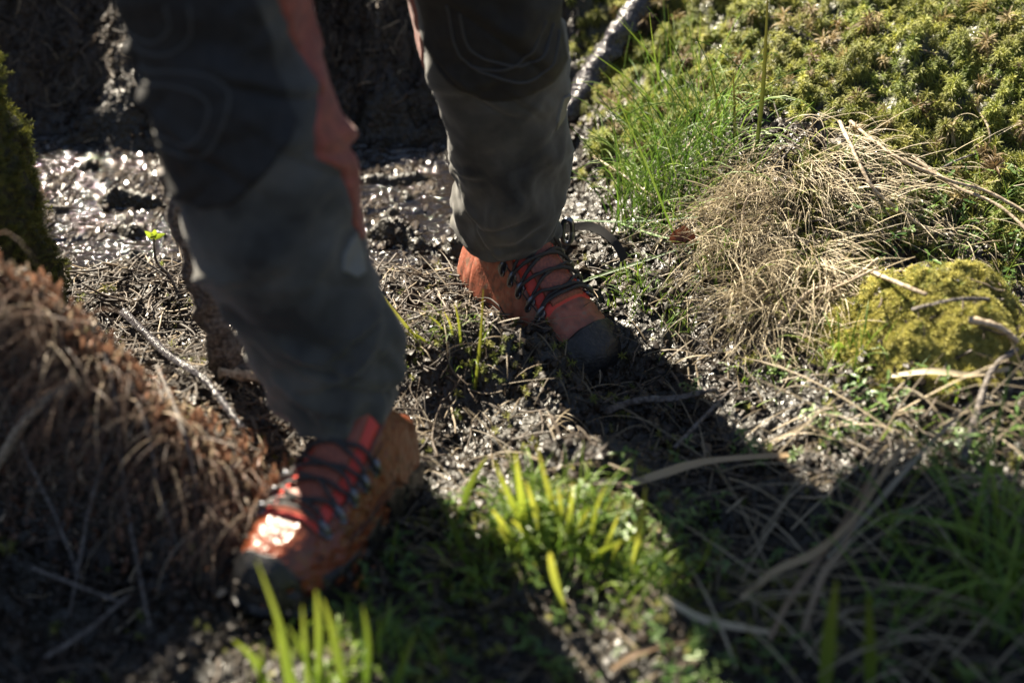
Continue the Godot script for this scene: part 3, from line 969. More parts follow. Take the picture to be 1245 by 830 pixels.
func build_litter() -> void:
	var places := []
	var tints := []
	for k in 150000:
		var x := rng.randf_range(-1.05, 1.0)
		var z := rng.randf_range(-2.7, -0.78)
		var d := 1.0 - maxf(maxf(moss_share(x, z), straw_share(x, z)), green_share(x, z) * 0.7)
		d *= (1.0 - 0.55 * in_stream(x, z)) * (1.0 - 0.25 * smoothstep(-2.1, -2.25, z))
		d *= smoothstep(-0.25, 0.15, mid.get_noise_2d(x * 0.6, z * 0.6) + 0.12)
		if rng.randf() > d * 0.75: continue
		var size := pow(rng.randf(), 3.0) * 0.0050 + 0.0012
		places.append(Transform3D(Basis.from_euler(Vector3(rng.randf() * TAU, rng.randf() * TAU, 0)).scaled(Vector3(size, size * rng.randf_range(0.5, 1.0), size * rng.randf_range(0.8, 1.6))), on(x, z, size * 0.35)))
		tints.append(speckle(Color(0.009, 0.0065, 0.005), Color(0.040, 0.029, 0.020)))
	many("peat_crumbs", [lump_mesh(1), lump_mesh(2), lump_mesh(3)], places, tints, M["crumb"], "dark wet crumbs of peat strewn over the trodden ground", "peat")
	print("crumbs ", places.size())
	places = []
	tints = []
	for k in 90000:
		var x := rng.randf_range(-1.05, 0.2)
		var z := rng.randf_range(-2.25, -1.58)
		var patch := smoothstep(0.02, 0.4, broad.get_noise_2d(x * 1.5 + 12.0, z * 2.4))
		if rng.randf() > in_stream(x, z) * (0.012 + 0.55 * patch * patch): continue
		var size := 0.0012 + 0.0042 * pow(rng.randf(), 2.5)
		places.append(Transform3D(Basis.from_euler(Vector3(rng.randf() * TAU, rng.randf() * TAU, 0)).scaled(Vector3(size, size * 0.6, size * rng.randf_range(1.0, 3.5))), Vector3(x, -0.040 + size * rng.randf_range(-0.2, 0.5), z)))
		tints.append(speckle(Color(0.015, 0.012, 0.010), Color(0.09, 0.075, 0.062)))
	many("wet_debris", [lump_mesh(4), lump_mesh(5)], places, tints, M["wet crumb"], "glistening wet bits of peat breaking the surface of the stream", "debris")
	# fine twigs and heather stems
	places = []
	tints = []
	for k in 80000:
		var x := rng.randf_range(-1.05, 0.75)
		var z := rng.randf_range(-2.7, -0.78)
		var d := litter_share(x, z) * (0.75 if z > -2.0 else 0.9) + 0.07 + 0.10 * straw_share(x, z)
		d *= (1.0 - moss_share(x, z) * 0.93) * (1.0 - 0.8 * in_stream(x, z))
		if rng.randf() > d: continue
		var len_ := rng.randf_range(0.012, 0.055) * (0.7 + 0.5 * rng.randf())
		var b := lean_basis(up_at(x, z), rng.randf() * TAU, rng.randf_range(-0.45, 0.35))
		places.append(Transform3D(b * Basis.from_scale(Vector3(1, 1, 1) * len_), on(x, z, rng.randf_range(0.0, 0.012))))
		var c := speckle(Color(0.025, 0.018, 0.013), Color(0.10, 0.072, 0.048))
		if rng.randf() < 0.08: c = speckle(Color(0.22, 0.17, 0.11), Color(0.38, 0.3, 0.2))
		tints.append(c)
	many("twig_litter", [twig_mesh(1, 0.05, 0.022), twig_mesh(2, 0.1, 0.03), twig_mesh(3, 0.14, 0.018), twig_mesh(4, 0.08, 0.04)], places, tints, M["twig"], "tangle of fine grey and brown twigs littering the peat and far bank", "twigs")
	print("twigs ", places.size())
	# rusty bracken scraps along the crest of the near hummock
	places = []
	tints = []
	for k in 30000:
		var t := rng.randf_range(-0.45, 1.5)
		var s := rng.randfn(0.0, 0.05)
		var x := -0.486 + 0.9314 * 0.236 * t - 0.3641 * s
		var z := -1.169 + 0.3641 * 0.236 * t + 0.9314 * s
		if s > 0.10 or s < -0.2 or rng.randf() > 0.055: continue
		var size := rng.randf_range(0.004, 0.011)
		places.append(Transform3D(Basis.from_euler(Vector3(rng.randf_range(-1.0, 1.0), rng.randf() * TAU, rng.randf_range(-1.0, 1.0))).scaled(Vector3.ONE * size), on(x, z, rng.randf() * rng.randf() * 0.045)))
		tints.append(speckle(Color(0.09, 0.045, 0.028), Color(0.26, 0.14, 0.085)) if rng.randf() < 0.85 else speckle(Color(0.38, 0.28, 0.19), Color(0.5, 0.4, 0.3)))
	for k in 900:
		var t := rng.randf_range(-0.2, 1.45)
		var s := rng.randfn(-0.005, 0.035)
		if s > 0.08: continue
		var size := rng.randf_range(0.014, 0.030)
		places.append(Transform3D(Basis.from_euler(Vector3(rng.randf_range(-0.9, 0.9), rng.randf() * TAU, rng.randf_range(-0.7, 0.7))).scaled(Vector3(size * 0.4, size, size)), on(-0.486 + 0.9314 * 0.236 * t - 0.3641 * s, -1.169 + 0.3641 * 0.236 * t + 0.9314 * s, rng.randf() * 0.025)))
		tints.append(speckle(Color(0.16, 0.08, 0.05), Color(0.34, 0.19, 0.12)) if rng.randf() < 0.7 else speckle(Color(0.4, 0.3, 0.2), Color(0.55, 0.45, 0.33)))
	many("bracken_litter", [shard_mesh(1), shard_mesh(2), shard_mesh(3), shard_mesh(4)], places, tints, M["dead leaf"], "rust-brown scraps of dead bracken along the crest of the near hummock", "dead leaves")
	places = []
	tints = []
	for k in 1200:
		var t := rng.randf_range(-0.3, 1.5)
		var s := rng.randfn(-0.005, 0.022)
		if s > 0.07: continue
		var x := -0.486 + 0.9314 * 0.236 * t - 0.3641 * s
		var z := -1.169 + 0.3641 * 0.236 * t + 0.9314 * s
		var yaw := -0.37 + rng.randfn(0.0, 0.7)
		places.append(blade_place(x, z, yaw, rng.randf_range(0.3, 1.3), rng.randf_range(0.04, 0.17) * (1.1 - 0.4 * clampf(t, 0.0, 1.0)), 0.0007 + 0.0022 * pow(rng.randf(), 2.5), rng.randf_range(-0.004, 0.008)))
		tints.append(speckle(Color(0.055, 0.033, 0.024), Color(0.20, 0.125, 0.085)) if rng.randf() < 0.85 else speckle(Color(0.3, 0.23, 0.16), Color(0.46, 0.38, 0.28)))
	many("drooping_bracken_stems", [unit_blade(1.4), unit_blade(2.0), unit_blade(2.5)], places, tints, M["dead leaf"], "thin rust-brown stems drooping over the dark face of the near hummock", "dead stems")
	print("bracken ", places.size())

# ---------------------------------------------------------------- grass
func unit_blade(bend: float, fold := 0.3) -> ArrayMesh:     # length 1 along y, width 1
	var s := Shape.new()
	var path := PackedVector3Array()
	var p := Vector3.ZERO
	for k in 8:
		path.append(p)
		var a := bend * pow((k + 0.5) / 7.0, 1.3)
		p += Vector3(0, cos(a), sin(a)) / 7.0
	for k in 8:
		var f := k / 7.0
		var w := 0.5 * (0.7 + 0.3 * f) * pow(1.0 - f, 0.55) if f > 0.3 else 0.5 * (0.7 + 0.3 * f)
		var t := (path[mini(k + 1, 7)] - path[maxi(k - 1, 0)]).normalized()
		var out := Vector3(0, -t.z, t.y) * -0.006
		w = maxf(w, 0.03)
		s.point(path[k] + Vector3(-w, 0, 0), Vector2(0, f), Color(0.95, 0.95, 0.93))
		s.point(path[k] + out, Vector2(0.5, f), Color(0.9, 0.9, 0.9))
		s.point(path[k] + Vector3(w, 0, 0), Vector2(1, f), Color(0.95, 0.95, 0.93))
	s.quads(0, 8, 3)
	return s.mesh()

func blade_place(x: float, z: float, yaw: float, tilt: float, len_: float, w: float, lift := -0.003) -> Transform3D:
	return Transform3D(Basis(Vector3.UP, yaw) * Basis(Vector3.RIGHT, tilt) * Basis.from_scale(Vector3(w, len_, len_)), on(x, z, lift))

func sprig_mesh(seed_: int) -> ArrayMesh:       # small creeping weed: a stem with paired oval leaves; one unit tall
	var r := RandomNumberGenerator.new()
	r.seed = seed_
	var s := Shape.new()
	var pts := [Vector3.ZERO, Vector3(r.randf_range(-0.2, 0.2), 0.35, r.randf_range(-0.2, 0.2)), Vector3(r.randf_range(-0.35, 0.35), 0.7, r.randf_range(-0.35, 0.35)), Vector3(r.randf_range(-0.5, 0.5), 1.0, r.randf_range(-0.5, 0.5))]
	var path := smooth_path(pts, 4)
	add_tube(s, path, 0.022, 0.012, 4, 0.0, Color(0.9, 0.9, 0.7))
	for k in range(2, path.size(), 2):
		for e in 2:
			var a := k * 0.9 + e * PI + r.randf_range(-0.3, 0.3)
			var d := Vector3(cos(a), r.randf_range(0.1, 0.5), sin(a)).normalized()
			var l := r.randf_range(0.16, 0.3)
			var lp := PackedVector3Array()
			for j in 5: lp.append(path[k] + d * l * j / 4.0 + Vector3.DOWN * l * 0.25 * pow(j / 4.0, 2.0))
			add_blade(s, lp, l * 0.5, Vector3.UP, Color.WHITE * r.randf_range(0.85, 1.2), 0.15, 0.1)
	return s.mesh()

func build_grass() -> void:
	var blades := [unit_blade(0.35), unit_blade(0.9), unit_blade(1.5), unit_blade(2.1)]
	var dry := [unit_blade(0.2), unit_blade(0.6), unit_blade(1.1), unit_blade(1.7)]
	# pale dead grass: tussock and the thatch round it, combed downhill
	var places := []
	var tints := []
	for k in 60000:
		var x := rng.randf_range(0.12, 0.95)
		var z := rng.randf_range(-2.0, -1.25)
		if rng.randf() > straw_share(x, z) * (0.52 + 0.5 * mid.get_noise_2d(x * 0.5, z * 0.5)): continue
		if cushion(x, z) < 1.0: continue
		var yaw := (-0.45 if x < 0.36 else 0.5) + broad.get_noise_2d(x * 2.0, z * 2.0 + 4.0) * 1.2 + rng.randfn(0.0, 0.45)
		places.append(blade_place(x, z, yaw, rng.randf_range(0.7, 1.6), rng.randf_range(0.03, 0.10), 0.0007 + 0.0019 * pow(rng.randf(), 2.0), rng.randf_range(-0.003, 0.010)))
		tints.append(speckle(Color(0.30, 0.24, 0.15), Color(0.62, 0.54, 0.38)))
	for k in 900:
		var x := rng.randf_range(-0.15, 0.85)
		var z := rng.randf_range(-1.6, -0.85)
		if cushion(x, z) < 1.1: continue
		places.append(blade_place(x, z, rng.randf() * TAU, rng.randf_range(0.9, 1.5), rng.randf_range(0.03, 0.09), rng.randf_range(0.0012, 0.003), 0.004))
		tints.append(speckle(Color(0.10, 0.075, 0.045), Color(0.28, 0.22, 0.14)))
	for k in 260:
		var x := rng.randf_range(0.2, 0.75)
		var z := rng.randf_range(-1.27, -0.85)
		places.append(blade_place(x, z, rng.randf_range(0.2, 2.6) + (PI if rng.randf() < 0.3 else 0.0), rng.randf_range(0.7, 1.45), rng.randf_range(0.08, 0.22), rng.randf_range(0.0015, 0.004), 0.01))
		tints.append(speckle(Color(0.2, 0.16, 0.1), Color(0.46, 0.38, 0.26)))
	many("dead_grass", dry, places, tints, M["straw"], "pale bleached dead grass matted over the tussock before the moss bank", "dead grass")
	print("straw ", places.size())
	# living grass
	places = []
	tints = []
	for k in 16000:
		var x := rng.randf_range(0.10, 0.36)
		var z := rng.randf_range(-2.02, -1.55)
		if rng.randf() > green_share(x, z) * (0.035 + 0.10 * smoothstep(-1.85, -1.75, z)): continue
		places.append(blade_place(x, z, rng.randf() * TAU, rng.randf_range(0.0, 0.6), rng.randf_range(0.05, 0.19), rng.randf_range(0.0014, 0.003)))
		tints.append(speckle(Color(0.07, 0.17, 0.02), Color(0.22, 0.32, 0.05)))
	for k in 700:                               # green blades and a little moss among the straw
		var x := rng.randf_range(0.18, 0.62)
		var z := rng.randf_range(-1.80, -1.36)
		if rng.randf() > straw_share(x, z) * 0.8 or cushion(x, z) < 1.0: continue
		places.append(blade_place(x, z, rng.randf() * TAU, rng.randf_range(0.2, 1.0), rng.randf_range(0.03, 0.08), rng.randf_range(0.0012, 0.0026)))
		tints.append(speckle(Color(0.10, 0.20, 0.02), Color(0.30, 0.36, 0.07)))
	# tufts: [x, z, count, spread, shortest, longest, width]
	for t in [[0.144, -1.558, 60, 0.014, 0.02, 0.05, 0.0022], [0.156, -1.510, 50, 0.014, 0.02, 0.045, 0.0022], [0.198, -1.467, 40, 0.02, 0.02, 0.05, 0.002], [0.252, -1.525, 60, 0.02, 0.02, 0.06, 0.002], [-0.075, -1.409, 45, 0.02, 0.02, 0.045, 0.002], [0.014, -1.066, 150, 0.02, 0.03, 0.075, 0.003], [0.054, -1.058, 190, 0.03, 0.03, 0.075, 0.003], [0.124, -1.014, 130, 0.025, 0.025, 0.06, 0.003], [-0.142, -0.917, 90, 0.03, 0.02, 0.055, 0.004], [0.384, -1.318, 30, 0.02, 0.03, 0.06, 0.003], [0.379, -1.341, 20, 0.01, 0.04, 0.08, 0.004], [-0.050, -1.041, 40, 0.03, 0.02, 0.06, 0.004], [-0.076, -0.928, 30, 0.04, 0.02, 0.05, 0.004], [0.576, -1.563, 60, 0.04, 0.03, 0.07, 0.002], [0.421, -1.229, 30, 0.04, 0.02, 0.05, 0.003], [0.463, -1.013, 60, 0.035, 0.08, 0.2, 0.006], [0.424, -0.961, 50, 0.035, 0.06, 0.16, 0.006], [0.299, -1.337, 30, 0.03, 0.02, 0.04, 0.0025]]:
		for k in int(t[2]):
			var x: float = t[0] + rng.randfn(0.0, t[3])
			var z: float = t[1] + rng.randfn(0.0, t[3])
			places.append(blade_place(x, z, rng.randf() * TAU, rng.randf_range(0.0, 0.65), rng.randf_range(t[4], t[5]), t[6] * rng.randf_range(0.7, 1.2)))
			tints.append(speckle(Color(0.08, 0.17, 0.018), Color(0.24, 0.34, 0.04)))
	many("green_grass", blades, places, tints, M["grass"], "fine green grass growing in tufts along the moss bank and the mud", "grass")
	print("grass ", places.size())
	# leafy weeds
	places = []
	tints = []
	for k in 8000:
		var x := rng.randf_range(-0.65, 0.8)
		var z := rng.randf_range(-1.68, -0.80)
		var w := broad.get_noise_2d(x * 2.0 + 70.0, z * 2.0)
		var d := smoothstep(0.40, 0.48, x) * smoothstep(-1.46, -1.56, z) * 0.35
		d = maxf(d, smoothstep(0.14, 0.24, x) * smoothstep(-1.42, -1.30, z) * smoothstep(-0.2, 0.3, w) * 0.35)
		d = maxf(d, smoothstep(-1.04, -0.94, z) * smoothstep(-0.25, 0.3, w) * smoothstep(-0.2, -0.05, x) * 0.5)
		d = maxf(d, exp(-(((x - 0.05) / 0.14) ** 2 + ((z + 1.07) / 0.06) ** 2)) * 0.6)
		if rng.randf() > d or cushion(x, z) < 1.0: continue
		places.append(Transform3D(Basis.from_euler(Vector3(rng.randf_range(-0.4, 0.4), rng.randf() * TAU, rng.randf_range(-0.4, 0.4))).scaled(Vector3.ONE * rng.randf_range(0.014, 0.036)), on(x, z, -0.002)))
		tints.append(speckle(Color(0.06, 0.13, 0.03), Color(0.16, 0.25, 0.06)))
	many("creeping_weeds", [sprig_mesh(1), sprig_mesh(2), sprig_mesh(3)], places, tints, M["weed"], "small oval-leaved creeping weeds spread through the shaded foreground", "weeds")
	print("weeds ", places.size())
	build_tufts()

# a tuft whose blades can be told apart: each blade a part
func tuft(called: String, label: String, category: String, rows: Array, cols: Array) -> void:
	var foot: Vector3 = risen(rows[0][0])[0]
	var root := base(called, foot)
	tag(root, label, category)
	for r in rows:
		var path := PackedVector3Array()
		for p in smooth_path(risen(r[0]), 7): path.append(p - foot)
		var s := Shape.new()
		var c := speckle(cols[0], cols[1])
		add_blade(s, path, r[1], Vector3(rng.randf_range(-0.6, 0.6), 0.35, 1.0).normalized(), c, 0.3, 0.25, rng.randf_range(-0.5, 0.5), Color(c.r * 1.25 + 0.03, c.g * 1.02, c.b * 1.1))
		obj("blade", s.mesh(), M["grass"], root)

func build_tufts() -> void:
	var fresh := [Color(0.09, 0.18, 0.02), Color(0.19, 0.28, 0.04)]
	tuft("grass_tuft", "bright green grass tuft below the toe of the front boot", "grass tuft", [
		[[Vector3(-0.188, 0.000, -0.873), Vector3(-0.193, 0.086, -0.863), Vector3(-0.203, 0.170, -0.853)], 0.0093], [[Vector3(-0.205, 0.000, -0.863), Vector3(-0.215, 0.059, -0.853), Vector3(-0.228, 0.098, -0.843)], 0.0076], [[Vector3(-0.169, 0.000, -0.873), Vector3(-0.163, 0.063, -0.873), Vector3(-0.160, 0.124, -0.863)], 0.0085], [[Vector3(-0.177, 0.000, -0.870), Vector3(-0.173, 0.071, -0.860), Vector3(-0.172, 0.112, -0.860)], 0.0068],
		[[Vector3(-0.144, 0.000, -0.866), Vector3(-0.149, 0.063, -0.866), Vector3(-0.154, 0.124, -0.856)], 0.0076], [[Vector3(-0.192, 0.000, -0.863), Vector3(-0.191, 0.061, -0.853), Vector3(-0.197, 0.098, -0.853)], 0.0068], [[Vector3(-0.160, 0.000, -0.863), Vector3(-0.172, 0.061, -0.853), Vector3(-0.182, 0.111, -0.843)], 0.0076], [[Vector3(-0.130, 0.000, -0.863), Vector3(-0.121, 0.060, -0.863), Vector3(-0.123, 0.111, -0.863)], 0.0059], [[Vector3(-0.109, 0.000, -0.866), Vector3(-0.091, 0.051, -0.866), Vector3(-0.081, 0.081, -0.866)], 0.0059], [[Vector3(-0.214, 0.000, -0.856), Vector3(-0.209, 0.058, -0.846), Vector3(-0.206, 0.091, -0.846)], 0.0059]], fresh)
	tuft("grass_tuft", "sunlit grass tuft on the mossy hummock between the boots' shadows", "grass tuft", [
		[[Vector3(0.014, 0.000, -1.062), Vector3(0.009, 0.050, -1.062), Vector3(0.003, 0.130, -1.042)], 0.0080], [[Vector3(0.022, 0.000, -1.057), Vector3(-0.000, 0.051, -1.057), Vector3(-0.015, 0.124, -1.037)], 0.0072], [[Vector3(0.050, 0.000, -1.062), Vector3(0.036, 0.055, -1.062), Vector3(0.023, 0.125, -1.052)], 0.0088], [[Vector3(0.052, 0.000, -1.049), Vector3(0.055, 0.043, -1.049), Vector3(0.057, 0.099, -1.039)], 0.0072], [[Vector3(0.074, 0.000, -1.044), Vector3(0.078, 0.052, -1.044), Vector3(0.086, 0.103, -1.034)], 0.0064],
		[[Vector3(0.032, 0.000, -1.053), Vector3(0.022, 0.046, -1.053), Vector3(0.013, 0.095, -1.043)], 0.0072], [[Vector3(0.043, 0.000, -1.052), Vector3(0.047, 0.043, -1.052), Vector3(0.043, 0.090, -1.042)], 0.0064], [[Vector3(0.006, 0.000, -1.049), Vector3(-0.008, 0.034, -1.049), Vector3(-0.020, 0.084, -1.029)], 0.0064], [[Vector3(0.064, 0.000, -1.052), Vector3(0.066, 0.029, -1.052), Vector3(0.073, 0.065, -1.042)], 0.0064], [[Vector3(0.026, 0.000, -1.042), Vector3(0.014, 0.045, -1.032), Vector3(-0.000, 0.077, -1.022)], 0.0064], [[Vector3(0.082, 0.000, -1.036), Vector3(0.094, 0.042, -1.036), Vector3(0.100, 0.079, -1.026)], 0.0064],
		[[Vector3(0.062, 0.000, -1.035), Vector3(0.087, 0.048, -1.015), Vector3(0.126, 0.083, -0.995)], 0.0064], [[Vector3(0.113, 0.000, -1.018), Vector3(0.119, 0.052, -1.018), Vector3(0.121, 0.128, -1.008)], 0.0072], [[Vector3(0.052, 0.000, -0.979), Vector3(0.037, 0.062, -0.979), Vector3(0.034, 0.093, -0.969)], 0.0072], [[Vector3(0.014, 0.000, -1.035), Vector3(-0.004, 0.038, -1.035), Vector3(-0.013, 0.066, -1.025)], 0.0064], [[Vector3(0.093, 0.000, -1.024), Vector3(0.098, 0.031, -1.024), Vector3(0.100, 0.062, -1.014)], 0.0064]], [Color(0.20, 0.30, 0.03), Color(0.34, 0.40, 0.06)])
	tuft("grass_tuft", "curved green blades beside the tan reed lying on soil", "grass tuft", [
		[[Vector3(0.153, 0.000, -1.025), Vector3(0.176, 0.032, -1.005), Vector3(0.185, 0.080, -0.995)], 0.0064], [[Vector3(0.133, 0.000, -1.030), Vector3(0.149, 0.037, -1.030), Vector3(0.158, 0.066, -1.020)], 0.0072], [[Vector3(0.140, 0.000, -1.018), Vector3(0.163, 0.036, -0.998), Vector3(0.171, 0.058, -0.978)], 0.0064]], fresh)
	tuft("grass_shoot", "lone leaning green blade rising behind the front boot's heel", "grass blade", [[[Vector3(-0.055, 0.000, -1.115), Vector3(-0.042, 0.031, -1.115), Vector3(-0.025, 0.067, -1.105)], 0.008]], fresh)
	tuft("grass_shoot", "dull green blade drooping beside the front boot's heel", "grass blade", [[[Vector3(-0.038, 0.000, -1.039), Vector3(-0.055, 0.065, -1.029), Vector3(-0.075, 0.140, -1.009)], 0.008]], [Color(0.06, 0.12, 0.02), Color(0.09, 0.16, 0.03)])
	tuft("grass_shoot", "broad bright blade standing at the bottom edge by a bent dry stalk", "grass blade", [[[Vector3(0.277, 0.000, -0.880), Vector3(0.271, 0.070, -0.880), Vector3(0.266, 0.149, -0.870)], 0.013]], fresh)
	tuft("grass_tuft", "bright blades crossing at the bottom edge before the dark weeds", "grass tuft", [
		[[Vector3(0.319, 0.000, -0.880), Vector3(0.308, 0.060, -0.880), Vector3(0.294, 0.132, -0.870)], 0.011], [[Vector3(0.329, 0.000, -0.946), Vector3(0.343, 0.003, -0.936), Vector3(0.361, -0.001, -0.926)], 0.008], [[Vector3(0.301, 0.000, -0.911), Vector3(0.315, 0.019, -0.901), Vector3(0.333, 0.034, -0.901)], 0.007]], fresh)
	tuft("grass_tuft", "thin yellow-green blades on the ridge beside the rear boot", "grass tuft", [
		[[Vector3(-0.105, 0.000, -1.414), Vector3(-0.133, 0.047, -1.414), Vector3(-0.154, 0.110, -1.394)], 0.004], [[Vector3(-0.108, 0.000, -1.413), Vector3(-0.123, 0.031, -1.403), Vector3(-0.143, 0.053, -1.393)], 0.004], [[Vector3(-0.045, 0.000, -1.359), Vector3(-0.036, 0.063, -1.359), Vector3(-0.032, 0.131, -1.359)], 0.0045], [[Vector3(-0.075, 0.000, -1.412), Vector3(-0.085, 0.021, -1.412), Vector3(-0.097, 0.037, -1.412)], 0.003], [[Vector3(-0.068, 0.000, -1.404), Vector3(-0.072, 0.027, -1.404), Vector3(-0.079, 0.047, -1.404)], 0.003], [[Vector3(-0.059, 0.000, -1.397), Vector3(-0.062, 0.037, -1.397), Vector3(-0.066, 0.063, -1.397)], 0.003], [[Vector3(-0.090, 0.000, -1.402), Vector3(-0.107, 0.021, -1.402), Vector3(-0.120, 0.034, -1.402)], 0.003]], [Color(0.22, 0.30, 0.03), Color(0.32, 0.36, 0.06)])
	tuft("rush_tuft", "dark green rush stems standing before the moss bank", "rush", [
		[[Vector3(0.315, 0.000, -1.678), Vector3(0.317, 0.107, -1.678), Vector3(0.310, 0.249, -1.678)], 0.006], [[Vector3(0.285, 0.000, -1.755), Vector3(0.273, 0.079, -1.755), Vector3(0.256, 0.159, -1.755)], 0.004], [[Vector3(0.297, 0.000, -1.725), Vector3(0.292, 0.068, -1.725), Vector3(0.285, 0.135, -1.725)], 0.004], [[Vector3(0.271, 0.000, -1.706), Vector3(0.264, 0.058, -1.706), Vector3(0.255, 0.099, -1.706)], 0.0025]], [Color(0.03, 0.06, 0.012), Color(0.06, 0.10, 0.02)])
	tuft("grass_tuft", "spray of long thin blades leaning over the dark bank", "grass tuft", [
		[[Vector3(0.208, 0.000, -1.849), Vector3(0.170, 0.080, -1.849), Vector3(0.120, 0.168, -1.849)], 0.0028], [[Vector3(0.227, 0.000, -1.873), Vector3(0.183, 0.084, -1.873), Vector3(0.105, 0.193, -1.873)], 0.0028], [[Vector3(0.234, 0.000, -1.887), Vector3(0.206, 0.089, -1.887), Vector3(0.189, 0.187, -1.887)], 0.0025], [[Vector3(0.216, 0.000, -1.873), Vector3(0.161, 0.063, -1.873), Vector3(0.103, 0.146, -1.873)], 0.0026], [[Vector3(0.251, 0.000, -1.889), Vector3(0.226, 0.089, -1.889), Vector3(0.214, 0.186, -1.889)], 0.0024], [[Vector3(0.244, 0.000, -1.877), Vector3(0.204, 0.108, -1.877), Vector3(0.146, 0.205, -1.877)], 0.0026], [[Vector3(0.197, 0.000, -1.856), Vector3(0.166, 0.051, -1.856), Vector3(0.112, 0.126, -1.856)], 0.0026], [[Vector3(0.268, 0.000, -1.892), Vector3(0.263, 0.076, -1.892), Vector3(0.260, 0.150, -1.892)], 0.0024], [[Vector3(0.202, 0.000, -1.844), Vector3(0.177, 0.042, -1.844), Vector3(0.130, 0.091, -1.844)], 0.0025], [[Vector3(0.255, 0.000, -1.866), Vector3(0.249, 0.054, -1.866), Vector3(0.283, 0.093, -1.866)], 0.0024], [[Vector3(0.217, 0.000, -1.585), Vector3(0.170, 0.128, -1.585), Vector3(0.115, 0.274, -1.585)], 0.0034]], [Color(0.08, 0.18, 0.02), Color(0.16, 0.28, 0.04)])

# ---------------------------------------------------------------- single stalks, sticks, leaves
func stalk(called: String, label: String, category: String, pts: Array, r0: float, r1: float, mat: String, upright := false, wobble := 0.3) -> Node3D:
	var path := smooth_path(risen(pts) if upright else laid(pts), 8)
	var foot := path[0]
	for k in path.size(): path[k] -= foot
	var s := Shape.new()
	add_tube(s, path, r0, r1, 9, wobble)
	var o := obj(called, s.mesh(), M[mat])
	o.position = foot
	return tag(o, label, category)

func reed(called: String, label: String, category: String, pts: Array, w: float, col: Color, upright := false, face := Vector3(0.1, 1, 0.3), twist := 0.3) -> Node3D:
	var path := smooth_path(risen(pts) if upright else laid(pts), 8)
	var foot := path[0]
	for k in path.size(): path[k] -= foot
	var s := Shape.new()
	var col2 := Color(col.r * 0.8, col.g * 0.75, col.b * 0.7)
	add_blade(s, path, w, face.normalized(), col, 0.18, 0.6, twist, col2)
	var o := obj(called, s.mesh(), M["straw"])
	o.position = foot
	return tag(o, label, category)

